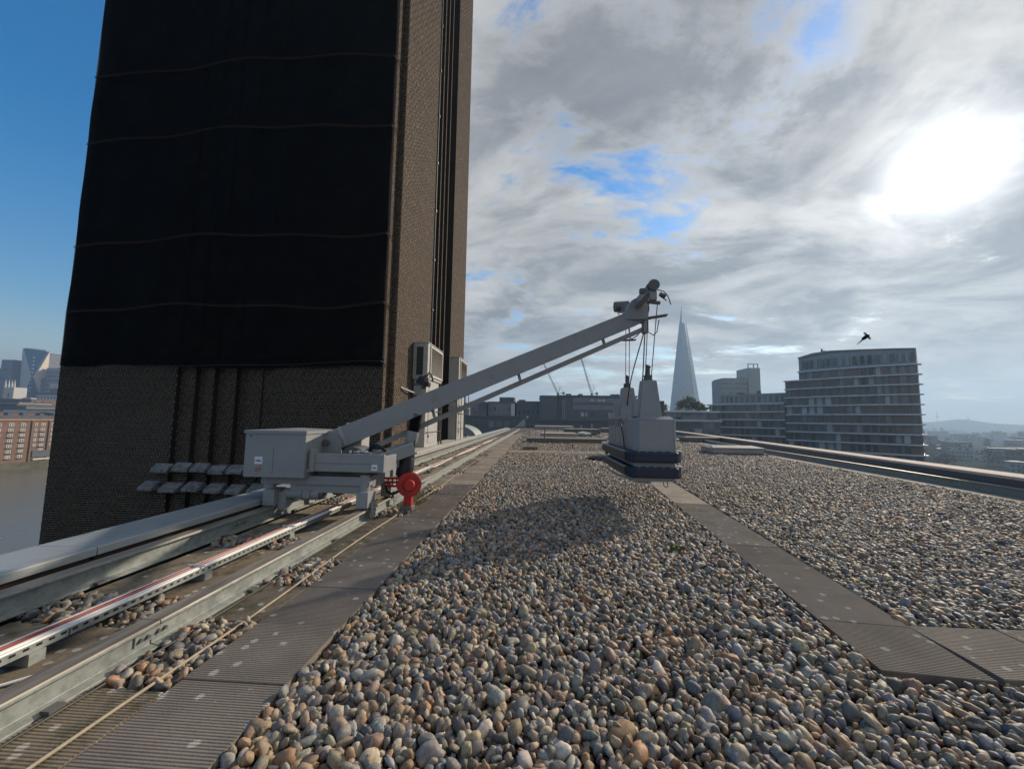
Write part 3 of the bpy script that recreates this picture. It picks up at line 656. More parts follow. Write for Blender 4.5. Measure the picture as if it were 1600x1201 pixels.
# chassis
ch = MB().box(-3.98, -2.36, 5.50, 5.64, .475, .60).box(-3.98, -2.36, 6.42, 6.56, .475, .60).box(-3.86, -3.70, 5.64, 6.42, .48, .595).box(-2.56, -2.40, 5.64, 6.42, .48, .595).build('chassis', M_bmu, cr, bevel=.006)
MB().box(-3.55, -2.45, 5.53, 5.62, .36, .473).build('lower_channel', M_bmu, cr, bevel=.005)
MB().cyl((-2.45, 5.56, .38), (-2.45, 5.56, .63), .075, 16).build('corner_post', M_bmu, cr, smooth=True, bevel=.004)
MB().cyl((-3.88, 5.57, .40), (-3.88, 5.57, .62), .08, 16).build('corner_post', M_bmu, cr, smooth=True, bevel=.004)
MB().box(-2.50, -2.36, 5.62, 6.1, .44, .61).build('end_beam', M_bmu, cr, bevel=.005)
for (x, y, sgn) in ((-2.43, 5.58, 1), (-3.80, 5.58, -1), (-2.43, 6.46, 1), (-3.80, 6.46, -1)):
    lg = MB().box(x - .085, x + .085, y - .15, y + .12, .175, .40).build('wheel_housing', M_bmu, cr, bevel=.006)
    MB().cyl((x - .03, y - .06, .205), (x + .03, y - .06, .205), .045, 16).build('wheel', M_bmu_d, lg, smooth=True)
    xs_ = x + .092 if sgn > 0 else x + .12
    MB().add([(xs_, y - .02, .03), (xs_ + .014, y - .02, .03), (xs_ + .014, y + .10, .03), (xs_, y + .10, .03), (xs_, y - .06, .25), (xs_ + .014, y - .06, .25), (xs_ + .014, y + .12, .25), (xs_, y + .12, .25)],
             [(0, 3, 2, 1), (4, 5, 6, 7), (0, 1, 5, 4), (1, 2, 6, 5), (2, 3, 7, 6), (3, 0, 4, 7)]).build('guide_plate', M_bmu, lg)
    for zz in (.08, .13, .19): MB().cyl((xs_ + .014, y + .04, zz), (xs_ + .024, y + .04, zz), .012, 6).build('bolt', M_bmu_d, lg)
# drive motor under the chassis
mt = MB().cyl((-3.66, 5.60, .33), (-3.40, 5.60, .33), .075, 18).cyl((-3.40, 5.60, .33), (-3.37, 5.60, .33), .095, 18).cyl((-3.37, 5.60, .33), (-3.12, 5.60, .33), .085, 18).build('drive_motor', M_bmu, cr, smooth=True, bevel=.004)
MB().cyl((-3.12, 5.60, .33), (-3.06, 5.60, .33), .07, 18).build('fan_cover', M_bmu_d, mt, smooth=True)
MB().box(-3.34, -3.24, 5.50, 5.56, .28, .40).build('terminal_box', M_bmu, mt, bevel=.006)
MB().box(-3.72, -3.60, 5.52, 5.66, .10, .36).build('gearbox', M_bmu, mt, bevel=.015)
MB().tube([(-2.98, 5.6, .42), (-2.9, 5.58, .36), (-2.8, 5.57, .38), (-2.72, 5.6, .46)], .035, 8).build('rubber_hose', M_black, cr, smooth=True)
MB().cyl((-3.15, 6.02, .60), (-3.15, 6.02, .665), .42, 28).build('slew_ring', M_bmu_d, cr, smooth=True)
# counterweight cabin
cb = MB().box(-4.15, -3.255, 5.36, 6.24, .585, 1.225).build('counterweight_box', M_bmu, cr, bevel=.008)
MB().add([(-4.165, 5.345, 1.2), (-3.24, 5.345, 1.2), (-3.24, 6.255, 1.2), (-4.165, 6.255, 1.2), (-4.165, 5.345, 1.245), (-3.24, 5.345, 1.245), (-3.24, 6.255, 1.245), (-4.165, 6.255, 1.245), (-3.70, 5.9, 1.275)],
         [(0, 3, 2, 1), (0, 1, 5, 4), (1, 2, 6, 5), (2, 3, 7, 6), (3, 0, 4, 7), (4, 5, 8), (5, 6, 8), (6, 7, 8), (7, 4, 8)]).build('lid', M_bmu, cb)
MB().box(-3.72, -3.716, 5.3575, 5.36, .62, 1.0).build('panel_seam', M_bmu_d, cb)
MB().cyl((-4.07, 5.345, 1.17), (-4.07, 5.36, 1.17), .012, 8).build('rivet', M_bmu_d, cb)
MB().box(-3.256, -3.244, 5.44, 5.475, .66, .70).build('latch', M_white, cb)
def sticker(x0, z0, w, h, y, parent):
    s = MB().box(x0, x0 + w, y - .003, y - .0005, z0, z0 + h).build('sticker', M_stick, parent)
    x = x0 + w * .12
    for k, (lw, lh) in enumerate(((.09, .14), (.11, .18), (.12, .20), (.12, .22), (.11, .20))):
        MB().box(x, x + lw * w, y - .0045, y - .0032, z0 + h * .44 - lh * h / 2, z0 + h * .44 + lh * h / 2).build('dark_blue_lettering', M_blue, s); x += (lw + .035) * w
sticker(-3.99, .77, .115, .105, 5.36, cb); sticker(-2.315, .705, .085, .085, 5.44, cr)
for (dx, zz, w, h) in ((0, .665, .02, .05), (.028, .66, .018, .07), (.054, .672, .014, .045), (.074, .66, .012, .10)):
    MB().box(-3.975 + dx, -3.975 + dx + w, 5.3575, 5.3595, zz, zz + h).build('worn_orange_mark', M_orange, cb)
# upper frame
fr = MB().box(-3.25, -2.14, 5.44, 5.50, .675, .93).box(-3.25, -2.14, 6.12, 6.18, .675, .93).box(-2.20, -2.14, 5.50, 6.12, .675, .90).box(-3.25, -2.2, 5.50, 6.12, .675, .70).build('upper_frame', M_bmu, cr, bevel=.006)
MB().box(-3.25, -2.2, 5.436, 5.44, .79, .794).build('weld_seam', M_bmu_d, fr)
MB().box(-3.21, -3.15, 5.41, 5.50, .67, .99).build('frame_post', M_bmu, fr, bevel=.006)
for x in (-2.72, -2.6, -2.48): MB().cyl((x, 5.62, .93), (x, 5.62, .965), .02, 8).build('grease_nipple', M_white, fr)
MB().tube([(-2.66, 5.6, .945), (-2.55, 5.6, .955), (-2.42, 5.6, .945)], .008, 6).build('pipe', M_white, fr)
MB().cyl((-2.75, 5.72, .84), (-2.75, 6.1, .84), .17, 20).build('hoist_drum', M_bmu_d, fr, smooth=True)
MB().tube([(-2.55, 5.9, .93), (-2.5, 5.85, 1.02), (-2.4, 5.8, 1.03), (-2.3, 5.85, .97), (-2.25, 5.95, .9)], .03, 7).build('black_hose', M_black, fr, smooth=True)
MB().box(-3.05, -2.78, 6.1, 6.4, .9, 1.36).build('control_cabinet', M_ahu, cr, bevel=.01)
# jib
J0, J1 = V((-3.36, 5.98, 1.01)), V((1.93, 7.2, 3.43)); JD = (J1 - J0).normalized()
jib = MB().beam(J0, J1, .20, .30, w2=.18, h2=.27).build('jib', M_bmu, cr, bevel=.01)
at = lambda s, dz=0: J0 + (J1 - J0) * s + V((0, 0, dz))
MB().beam(at(.055), at(.062), .208, .308).build('joint_flange', M_ahu, jib)
MB().beam(at(.0, -.165), at(.985, -.150), .215, .022).build('bottom_flange', M_bmu, jib)
for s in (-1, 1):
    y = 5.98 + s * .13
    MB().add([(-3.42, y, .70), (-2.95, y, .70), (-2.98, y, 1.08), (-3.12, y, 1.18), (-3.35, y, 1.16), (-3.42, y + .02 * s, .70), (-2.95, y + .02 * s, .70), (-2.98, y + .02 * s, 1.08), (-3.12, y + .02 * s, 1.18), (-3.35, y + .02 * s, 1.16)],
             [(0, 1, 2, 3, 4), (9, 8, 7, 6, 5), (0, 5, 6, 1), (1, 6, 7, 2), (2, 7, 8, 3), (3, 8, 9, 4), (4, 9, 5, 0)]).build('pivot_plate', M_bmu, cr)
MB().cyl((-3.2, 5.78, 1.06), (-3.2, 6.18, 1.06), .05, 16).build('pivot_pin', M_bmu_d, cr, smooth=True)
rod = MB().beam((-2.62, 6.30, .99), (1.99, 7.22, 3.17), .07, .085).build('tie_rod', M_bmu, cr, bevel=.006)
for s in (.31, .575, .86):
    p = at(s, -.13); q = p + V((.045, 0, -.16)); MB().beam(p, q, .03, .05).build('rod_hanger', M_bmu, rod)
MB().box(1.955, 2.045, 7.12, 7.27, 3.08, 3.62).build('tip_plate', M_bmu, jib, bevel=.006)
# luffing ram with bellows and cover
A, B = V((-1.86, 6.33, 2.04)), V((-2.04, 6.25, 1.0))
n = 26; pts = [A.lerp(B, .50 + .28 * k / n) for k in range(n + 1)]
ram = MB().tube(pts, [.105 if k % 2 else .072 for k in range(n + 1)], 12).build('bellows', M_black, cr, smooth=True)
MB().tube([A + V((0, 0, .02)), A.lerp(B, .10)], .045, 10).build('ram_rod', M_wire, ram, smooth=True)
MB().tube([A + V((-.03, 0, -.04)), A + V((-.01, 0, .02)), A + V((0, 0, .09)), A + V((.02, 0, .13))], [.13, .12, .09, .03], 9).build('black_hood', M_black, ram)
MB().tube([A + V((.05, -.05, .10)), A + V((.09, -.05, .17)), A + V((.13, -.04, .12)), A + V((.15, -.02, .02))], .014, 6).build('hood_strap', M_cable, ram)
MB().tube([A.lerp(B, .77), A.lerp(B, .92), A.lerp(B, .98)], [.10, .105, .07], 14).build('ram_cylinder', M_bmu, ram, smooth=True)
cvr = [B + V((.02, -.02, -.02)), B + V((.0, -.05, -.16)), B + V((-.03, -.08, -.33)), B + V((-.06, -.1, -.46)), B + V((-.07, -.1, -.52))]
MB().tube(cvr, [.05, .105, .135, .12, .05], 11).build('plastic_cover', M_black, ram, smooth=True)
MB().tube([B + V((.09, -.05, .1)), B + V((.10, -.08, -.1)), B + V((.06, -.1, -.35)), B + V((.02, -.1, -.5))], .012, 6).build('ram_hose', M_cable, ram, smooth=True)
MB().beam((-2.50, 5.80, .78), (-2.02, 6.24, .97), .28, .19).build('ram_bracket', M_bmu, cr, bevel=.01)
# red cable reel
RC = V((-1.95, 6.02, .425)); ax = V((.28, -1, .06)).normalized()
reel = MB().cyl(RC - ax * .01, RC + ax * .03, .185, 36).build('cable_reel', M_red, cr, smooth=True, bevel=.006)
MB().cyl(RC + ax * .03, RC + ax * .13, .10, 28, .075).build('hub', M_red, reel, smooth=True, bevel=.006)
MB().cyl(RC - ax * .10, RC - ax * .01, .15, 28).build('wound_cable', M_black, reel, smooth=True)
MB().cyl(RC - ax * .13, RC - ax * .10, .185, 36).build('back_flange', M_red, reel, smooth=True)
for dz in (-.06, .0, .06): MB().beam((-2.36, 6.06, .45 + dz), (-2.02, 6.06, .45 + dz), .02, .03).build('reel_arm', M_red, reel)
for dx in (.05, .12, .19, .26): MB().box(-2.36 + dx, -2.345 + dx, 6.045, 6.075, .40, .52).build('reel_arm_web', M_red, reel)
MB().box(-2.02, -1.90, 5.98, 6.10, .10, .27).build('reel_foot', M_red, reel, bevel=.01)
MB().box(-2.06, -1.88, 5.95, 6.13, .04, .11).build('cable_guide', M_bmu_d, reel, bevel=.01)
MB().tube([(-2.36, 6.1, .40), (-2.28, 6.0, .31), (-2.2, 5.98, .28), (-2.1, 6.02, .33)], .022, 7).build('reel_cable', M_black, reel, smooth=True)
# jib head with spreader arm
hd = MB().cyl((1.86, 7.04, 3.52), (1.86, 7.36, 3.52), .19, 24).build('head_sheave_guard', M_bmu, cr, smooth=True, bevel=.01)
MB().box(1.60, 2.0, 7.02, 7.38, 3.30, 3.47).build('head_plate', M_bmu, hd, bevel=.01)
MB().beam((1.84, 6.30, 3.60), (1.84, 7.1, 3.60), .12, .14).beam((1.84, 7.3, 3.62), (1.80, 8.25, 3.82), .12, .13).build('spreader_arm', M_bmu, hd, bevel=.01)
MB().cyl((1.885, 6.22, 3.66), (1.885, 6.40, 3.66), .09, 24).build('near_sheave', M_bmu_d, hd, smooth=True)
MB().box(1.83, 1.94, 6.26, 6.36, 3.42, 3.66).build('near_hanger', M_bmu, hd, bevel=.008)
MB().cyl((1.79, 6.3, 3.40), (2.0, 6.32, 3.385), .03, 12).build('near_crossbar', M_bmu_d, hd, smooth=True)
MB().cyl((1.64, 8.15, 3.86), (1.93, 8.17, 3.885), .11, 18).build('far_sheave', M_bmu_d, hd, smooth=True)
MB().box(1.68, 1.76, 6.28, 6.36, 3.55, 3.62).build('limit_switch', M_bmu_d, hd)
MB().cyl((2.0, 6.31, 3.53), (2.09, 6.33, 3.50), .035, 10).build('limit_switch', M_bmu_d, hd, smooth=True)
MB().tube([(1.96, 6.3, 3.60), (2.06, 6.3, 3.57), (2.12, 6.3, 3.50), (2.155, 6.3, 3.40), (2.165, 6.3, 3.35)], .008, 6).build('loose_wire', M_cable, hd)
MB().tube([(1.99, 6.3, 3.50), (2.06, 6.3, 3.45), (2.10, 6.3, 3.42)], .009, 6).build('loose_wire', M_cable, hd)
MB().cyl((2.01, 7.2, 3.36), (2.10, 7.2, 3.37), .03, 10).build('tip_knob', M_bmu_d, hd)
MB().beam((1.82, 6.3, 3.13), (2.10, 6.3, 3.175), .10, .03).build('rope_spreader', M_bmu_d, hd, bevel=.006)
MB().beam((1.80, 8.15, 3.145), (2.07, 8.15, 3.155), .12, .022).build('rope_spreader', M_bmu_d, hd, bevel=.006)
MB().tube([(1.70, 7.1, 3.32), (1.73, 7.3, 3.15), (1.84, 7.6, 3.05), (1.93, 7.5, 3.10), (2.0, 7.3, 3.2)], .010, 6).build('loose_wire', M_cable, hd)
MB().tube([(2.03, 7.2, 3.12), (2.06, 6.9, 2.98), (2.03, 6.6, 2.97), (1.98, 6.32, 3.10)], .008, 6).build('loose_wire', M_cable, hd)
MB().tube([(1.66, 8.1, 3.78), (1.66, 7.6, 3.45), (1.66, 7.2, 3.28)], .009, 6).build('loose_wire', M_cable, hd)
for x, y0, z0, x1_, y1_, z1 in ((1.815, 6.3, 3.4, 1.825, 6.6, 2.21), (1.955, 6.3, 3.38, 1.925, 6.6, 2.21), (1.875, 8.15, 3.8, 1.845, 8.12, 2.21), (1.955, 8.15, 3.8, 1.915, 8.12, 2.21)):
    MB().tube([(x, y0, z0), (x * .5 + x1_ * .5, y0 * .5 + y1_ * .5, (z0 + z1) / 2), (x1_, y1_, z1)], .0075, 6).build('wire_rope', M_wire, hd)
for xa, xb, yb, zb, bow in ((1.985, 1.86, 8.1, 1.62, .08), (2.0, 1.60, 7.0, 1.0, .28)):
    P0, P1 = V((xa, 7.2, 3.12)), V((xb, yb, zb)); pts = []
    for k in range(15):
        s = k / 14; p = P0.lerp(P1, s); p.x -= bow * math.sin(math.pi * s) * (.4 + .6 * s) * (1 if bow < .2 else -.5); pts.append(p)
    MB().tube(pts, .011, 7).build('power_cable', M_cable, hd, smooth=True)

# ------------------------------------------------------------------ suspended cradle
gd = thing('access_cradle', 'grey suspended access cradle with navy bumpers hanging over the gravel', 'cradle', (1.87, 7.4, .5))
X0, X1, Y0, Y1 = 1.56, 2.19, 6.34, 8.45
MB().box(X0 - .02, X1 + .0, Y0 - .02, Y1, .52, .575).build('base_frame', M_bmu, gd, bevel=.006)
MB().box(X0 + .03, X1 - .03, Y0 + .03, Y1 - .03, .575, .98).build('lower_tray', M_bmu_d, gd, bevel=.006)
MB().box(X0 + .0, X1 - .0, Y0 - .01, Y1, .745, .815).build('rubbing_strip', M_bmu, gd, bevel=.004)
for z0, z1 in ((.58, .745), (.815, .985)):
    c = .09
    poly = [(X0 - .10 + c, Y0 - .10), (X1 + .10 - c, Y0 - .10), (X1 + .11, Y0 - .10 + c * 1.2), (X1 + .11, Y1), (X0 - .10, Y1), (X0 - .10, Y0 - .10 + c)]
    bpr = MB().prism(poly, z0, z1).build('bumper', M_navy, gd, bevel=.03, seg=3)
    MB().prism([(X0 - .135, Y0 + .12), (X0 - .101, Y0 + .12), (X0 - .101, Y1 + .02), (X0 - .135, Y1 + .02)], z0 + .02, z1 - .02).build('side_fender', pm('weathered_rubber', (.10, .085, .072), .7, 0, .25, 14, .2, 40), bpr, bevel=.012)
    MB().prism([(X0 - .14, Y0 + .12), (X0 - .105, Y0 + .12), (X0 - .105, Y1 + .02), (X0 - .14, Y1 + .02)], z1 - .019, z1 + .004).build('edge_strip', M_bmu, bpr)
    MB().box(X1 + .0, X1 + .14, Y0 - .02, Y0 + .12, z1 + .001, z1 + .014).build('corner_plate', M_ahu, bpr)
    for k in range(5): MB().cyl((X0 + .06 + .125 * k, Y0 - .07, z1 - .005), (X0 + .06 + .125 * k, Y0 - .07, z1 + .008), .014, 8).build('bolt', M_ahu, bpr)
body = MB().prism([(X0 + .09, Y0), (X1, Y0), (X1, Y0 + .55), (X0, Y0 + .55), (X0, Y0 + .10)], .985, 1.49).build('end_cabinet', M_bmu, gd, bevel=.006)
MB().add([(X0 + .09, Y0 - .006, 1.49), (X1 + .01, Y0 - .006, 1.49), (X1 + .01, Y0 + .56, 1.49), (X0 - .005, Y0 + .56, 1.49), (X0 - .005, Y0 + .1, 1.49), (X0 + .16, Y0 + .12, 1.545), (X1 - .01, Y0 + .13, 1.545), (X1 - .01, Y0 + .54, 1.545), (X0 + .05, Y0 + .54, 1.545)],
         [(0, 1, 6, 5), (1, 2, 7, 6), (2, 3, 8, 7), (3, 4, 5, 8), (4, 0, 5), (5, 6, 7, 8), (0, 4, 3, 2, 1)]).build('cabinet_lid', M_bmu, body)
MB().box(X1 + .0005, X1 + .022, Y0 - .008, Y0 + .02, .985, 1.50).build('corner_trim', M_ahu, body)
MB().box(X0, X0 + .03, Y0 + .55, Y1 - .05, .985, 1.36).build('side_panel', M_bmu, gd, bevel=.004)
MB().box(X1 - .03, X1, Y0 + .55, Y1 - .05, .985, 1.50).build('side_panel', M_bmu, gd, bevel=.004)
MB().box(X0, X1, Y1 - .05, Y1 - .01, .985, 1.50).build('end_panel', M_bmu, gd, bevel=.004)
MB().box(X0 + .03, X1 - .03, Y0 + .55, Y1 - .05, .981, .99).build('floor', M_bmu_d, gd)
MB().beam((X0 + .015, Y0 + .55, 1.515), (X0 + .015, Y1, 1.515), .04, .05).beam((X1 - .015, Y0 + .55, 1.525), (X1 - .015, Y1, 1.525), .04, .05).build('handrail', M_bmu, gd, bevel=.005)
for yy in (Y0 + .60, Y0 + 1.02, Y0 + 1.45, Y0 + 1.78, Y1 - .03): MB().box(X0 - .006, X0 + .036, yy - .025, yy + .025, .985, 1.51).build('post', M_bmu, gd, bevel=.004)
MB().box(X0 - .004, X0 + .03, Y0 + .66, Y0 + .98, 1.37, 1.38).box(X0 - .004, X0 + .03, Y0 + .66, Y0 + .98, 1.475, 1.485).build('window_frame', M_ahu, gd)
MB().tube([(X0 - .01, Y0 + .9, 1.50), (X0 - .02, Y0 + .86, 1.40), (X0 - .03, Y0 + .72, 1.30), (X0 - .03, Y0 + .62, 1.20), (X0 - .025, Y0 + .58, 1.0)], .011, 6).build('hanging_cable', M_cable, gd, smooth=True)
for ym in (6.62, 8.12):
    xc = 1.875
    ms = MB().add([(xc - .185, ym - .14, 1.52), (xc + .185, ym - .14, 1.52), (xc + .185, ym + .14, 1.52), (xc - .185, ym + .14, 1.52), (xc - .115, ym - .10, 2.14), (xc + .115, ym - .10, 2.14), (xc + .115, ym + .10, 2.14), (xc - .115, ym + .10, 2.14)],
             [(0, 3, 2, 1), (4, 5, 6, 7), (0, 1, 5, 4), (1, 2, 6, 5), (2, 3, 7, 6), (3, 0, 4, 7)]).build('mast', M_bmu, gd, bevel=.012)
    MB().cyl((xc, ym, 2.14), (xc, ym, 2.17), .075, 18).cyl((xc, ym, 2.175), (xc, ym, 2.20), .068, 18).cyl((xc, ym, 2.205), (xc, ym, 2.23), .072, 18).build('rope_collar', M_bmu_d, ms, smooth=True)
    MB().cyl((xc, ym, 2.23), (xc, ym, 2.37), .036, 14).cyl((xc, ym, 2.37), (xc + .012, ym, 2.39), .045, 14).build('guide_tube', M_bmu_d, ms, smooth=True)
    MB().box(xc - .27, xc - .14, ym - .1, ym + .1, 1.53, 1.83).build('hoist_box', M_bmu, ms, bevel=.01)
    MB().box(xc + .13, xc + .24, ym - .08, ym + .08, 1.53, 1.80).build('control_box', M_bmu_d, ms, bevel=.01)
MB().tube([(2.0, Y0 - .02, .52), (2.0, Y0 - .05, .46), (2.03, Y0 - .06, .44), (2.06, Y0 - .05, .46), (2.06, Y0 - .02, .52)], .007, 6).build('lifting_loop', M_wire, gd)
MB().tube([(X0 - .1, Y1 - .3, .50), (X0 - .05, Y1 - 1.0, .47), (X0 + .1, Y0 + .3, .48), (X0 + .25, Y0, .50)], .02, 7).build('trailing_hose', M_ahu, gd, smooth=True)

# ------------------------------------------------------------------ air handling units against the tower
def ahu(label, x0, x1, y0, y1, z0, z1, front_louvre):
    t = thing('ventilation_unit', label, 'ventilation unit', ((x0 + x1) / 2, y0, .27), 'ventilation units on the tower flank')
    cs = MB().box(x0, x1, y0, y1, z0, z1).build('casing', M_ahu, t, bevel=.012)
    MB().box(x0 - .0, x1 + .03, y0 - .03, y1 + .03, z1 + .002, z1 + .035).build('top_sheet', M_ahu, cs, bevel=.006)
    zz = z0 + .22; n = 24; p = (z1 - .14 - zz) / n
    lv = MB().box(x1 + .001, x1 + .05, y0 + .30, y0 + .36, z0 + .12, z1 - .06).box(x1 + .001, x1 + .05, y1 - .10, y1 - .04, z0 + .12, z1 - .06).box(x1 + .001, x1 + .05, y0 + .36, y1 - .10, z1 - .12, z1 - .06).box(x1 + .001, x1 + .05, y0 + .36, y1 - .10, z0 + .12, z0 + .2).build('louvre_frame', M_louvre, t)
    MB().box(x1 + .0005, x1 + .004, y0 + .36, y1 - .10, z0 + .2, z1 - .12).build('louvre_back', M_black, lv)
    sm = meshdata('slat', MB().beam((0, -(y1 - y0 - .46) / 2, 0), (0, (y1 - y0 - .46) / 2, 0), .052, .008), M_louvre)
    for k in range(n): inst(sm, (x1 + .032, (y0 + .36 + y1 - .10) / 2, zz + (k + .3) * p), lv, 'slat', rot=(0, R(35), 0))
    if front_louvre:
        fl = MB().box(x0 + .10, x0 + .14, y0 - .03, y0 - .001, z0 + .10, z1 - .12).box(x1 - .18, x1 - .14, y0 - .03, y0 - .001, z0 + .10, z1 - .12).box(x0 + .14, x1 - .18, y0 - .03, y0 - .001, z1 - .16, z1 - .12).box(x0 + .14, x1 - .18, y0 - .03, y0 - .001, z0 + .10, z0 + .14).build('intake_grille', M_ahu, t)
        MB().box(x0 + .14, x1 - .18, y0 - .004, y0 - .0005, z0 + .14, z1 - .16).build('grille_back', M_black, fl)
        sm2 = meshdata('slat', MB().beam((-(x1 - x0 - .32) / 2, 0, 0), ((x1 - x0 - .32) / 2, 0, 0), .035, .006), M_bmu_d)
        for k in range(20): inst(sm2, ((x0 + .14 + x1 - .18) / 2, y0 - .02, z0 + .17 + k * (z1 - z0 - .34) / 20), fl, 'slat', rot=(R(-40), 0, 0))
    cb = MB().box(x0 + .02, x1 - .06, y0 + .12, y1 - .25, .33, z0 - .002).build('duct_cabinet', M_ahu, t, bevel=.008)
    for k, zc in enumerate((z0 - .25, z0 - .7)): MB().box(x0 + .03, x1 - .08, y0 + .095, y0 + .119, zc, zc + .05).build('stiffener', M_bmu_d, cb)
    MB().beam((x0 - .0, y0 + .07, z0 - 1.1), (x1 - .15, y0 + .07, z0 - .22), .03, .04).build('brace', M_ahu, cb)
    dr = MB().box(x1 - .0595, x1 - .04, y0 + .5, y1 - .55, .45, z0 - .35).build('cabinet_door', M_ahu, t, bevel=.004)
    for zc in (.7, 1.2, 1.7, 2.1): MB().box(x1 - .04, x1 - .01, y0 + .52, y0 + .58, zc, zc + .10).build('door_handle', M_bmu_d, dr)
    for zc in (.9, 1.75): MB().beam((x1 - .02, y0 + .2, zc), (x1 - .02, y1 + .1, zc), .02, .03).build('door_bar', M_wire, dr)
    MB().tube([(x1 - .03, y1 - .1, .33), (x1 - .01, y1 - .08, 1.0), (x1 - .02, y1 - .1, z0 - .05)], .03, 7).build('pipe', M_wire, t)
    MB().tube([(x1 + .05, y1 + .15, .33), (x1 - .05, y1 + .08, .6), (x1 - .10, y1 + .05, 1.2), (x1 - .12, y1 + .02, 1.6)], .035, 7).build('flexible_hose', M_cable, t, smooth=True)
    return t
ahu('louvred grey ventilation unit on the tower flank, nearer and wider of two', -4.85, -4.26, 14.85, 17.15, 3.0, 4.42, True)
t = ahu('farther grey ventilation unit at the back corner of the tower flank', -4.85, -4.28, 21.1, 23.4, 3.1, 4.86, False)
tag(MB().box(-4.86, -3.955, 12.9, 25.6, .263, .329).build('plinth', pm('pale_concrete', (0.42, 0.40, 0.36), .85, 0, .15, 3, .2, 30), None, bevel=.01), 'pale concrete plinth carrying the ventilation units beside the tower', 'plinth')
tag(MB().tube([(-4.86, 13.6, 2.55), (-4.78, 13.8, 2.50), (-4.72, 14.4, 2.45), (-4.70, 14.8, 2.42)], .03, 7).build('pipe', M_ahu, None, smooth=True), 'short pale pipe from brick wall into the nearer ventilation unit', 'pipe')
hr = thing('handrail_hoop', 'thin curved steel hoop rail in front of farther ventilation unit', 'handrail', (-4.1, 21.6, .33))
for yy in (20.3, 21.6): MB().tube([(-4.2, yy, .33), (-4.2, yy, 2.9), (-4.15, yy + .1, 3.25), (-3.98, yy + .3, 3.35), (-3.9, yy + .6, 3.15), (-3.9, yy + .65, 2.2)], .022, 6).build('hoop', M_wire, hr, smooth=True)
MB().tube([(-4.2, 20.3, 2.2), (-4.2, 21.6, 2.2)], .02, 6).build('crossbar', M_wire, hr)

# ------------------------------------------------------------------ roof furniture farther back
def upstand(name, label, x0, x1, y0, y1, h, m=M_felt, lip=.04, group=None):
    t = thing(name, label, 'skylight' if 'sky' in name else 'hatch', ((x0 + x1) / 2, (y0 + y1) / 2, -.05), group)
    MB().box(x0 - .12, x1 + .12, y0 - .12, y1 + .12, -.07, .05).build('skirt', M_bmu_d, t)
    MB().box(x0, x1, y0, y1, .051, h).build('curb', m, t, bevel=.02)
    MB().add([(x0 - lip, y0 - lip, h + .001), (x1 + lip, y0 - lip, h + .001), (x1 + lip, y1 + lip, h + .001), (x0 - lip, y1 + lip, h + .001), (x0 - lip, y0 - lip, h + .04), (x1 + lip, y0 - lip, h + .04), (x1 - .2, (y0 + y1) / 2 , h + .12), (x0 + .2, (y0 + y1) / 2, h + .12), (x1 + lip, y1 + lip, h + .04), (x0 - lip, y1 + lip, h + .04)],
             [(0, 3, 2, 1), (0, 1, 5, 4), (4, 5, 6, 7), (1, 2, 8, 6, 5), (2, 3, 9, 8), (8, 9, 7, 6), (3, 0, 4, 7, 9)]).build('cover', m, t)
    return t
M_hatch = pm('grey_hatch', (0.36, 0.34, 0.32), .6, 0, .1, 2)
h = upstand('roof_hatch', 'low grey metal hatch with sunlit edge beside the right rail', 8.3, 10.6, 18.9, 20.3, .27, M_hatch)
upstand('skylight', 'long low dark skylight curb lying across the roof beyond the cross path', -.6, 4.6, 25.6, 27.2, .24, M_felt)
upstand('skylight', 'small grey skylight curb behind the long dark one, nearest the rails', .4, 3.4, 32, 34, .36, M_hatch)
upstand('skylight', 'small grey skylight curb behind the cradle toward the right', 6.3, 8.8, 32, 34, .34, M_hatch)
upstand('skylight', 'dark skylight curb far back in the middle of the roof', 3.2, 7.0, 43, 45.5, .5, M_felt)
upstand('skylight', 'flat grey skylight curb near the far end of the roof', 8.4, 13.5, 50, 53, .5, M_felt)
upstand('skylight', 'wide grey skylight curb at the far end of the roof', -0.2, 6, 62, 65, .5, M_hatch)
upstand('roof_hatch', 'dark hatch at far right behind the cradle near the parapet', 11.2, 13.8, 30, 31.4, .3, M_felt)
def lump(name, c, s, m, seed, parent, sub=3):
    random.seed(seed); bm = bmesh.new(); bmesh.ops.create_icosphere(bm, subdivisions=sub, radius=1); ph = [random.uniform(0, 6) for _ in range(4)]
    mb = MB(); vs = []
    for v in bm.verts:
        p = v.co; q = 1 + .16 * math.sin(4 * p.x + ph[0]) * math.sin(5 * p.y + ph[1]) + .10 * math.sin(9 * p.z + 5 * p.x + ph[2])
        vs.append((c[0] + p.x * s[0] * q, c[1] + p.y * s[1] * q, max(c[2] + p.z * s[2] * q, -.04)))
    mb.add(vs, [tuple(v.index for v in f_.verts) for f_ in bm.faces]); bm.free()
    return mb.build(name, m, parent, smooth=True)
def post(label, x, y, h, m=M_bmu_d):
    t = thing('vent_post', label, 'post', (x, y, -.05), 'small posts on the roof')
    MB().cyl((x, y, -.05), (x, y, h), .03, 8).build('pole', m, t)
    MB().cyl((x, y, h), (x, y, h + .12), .07, 10, .05).build('cowl', m, t)
    MB().box(x - .12, x + .12, y - .12, y + .12, -.06, .0).build('foot', M_felt, t)
post('dark vent post standing in front of the long skylight curb', .55, 24.5, .85)
post('slim vent post between the skylights, right of the dark post', 4.2, 30, .6)
post('vent post near the far end of the roof, white cowl', 7.8, 55, .9, M_white)
post('short dark vent post left of the flat curb near the roof end', 2.2, 40, .7)
post('pair-leading slim post close to the rails far back', -.6, 36, .9)
post('stubby pale vent beside the wide curb at the roof end', 6.9, 60, .6, M_white)
post('thin post right of the small grey curb behind the cradle', 9.6, 36, .8)
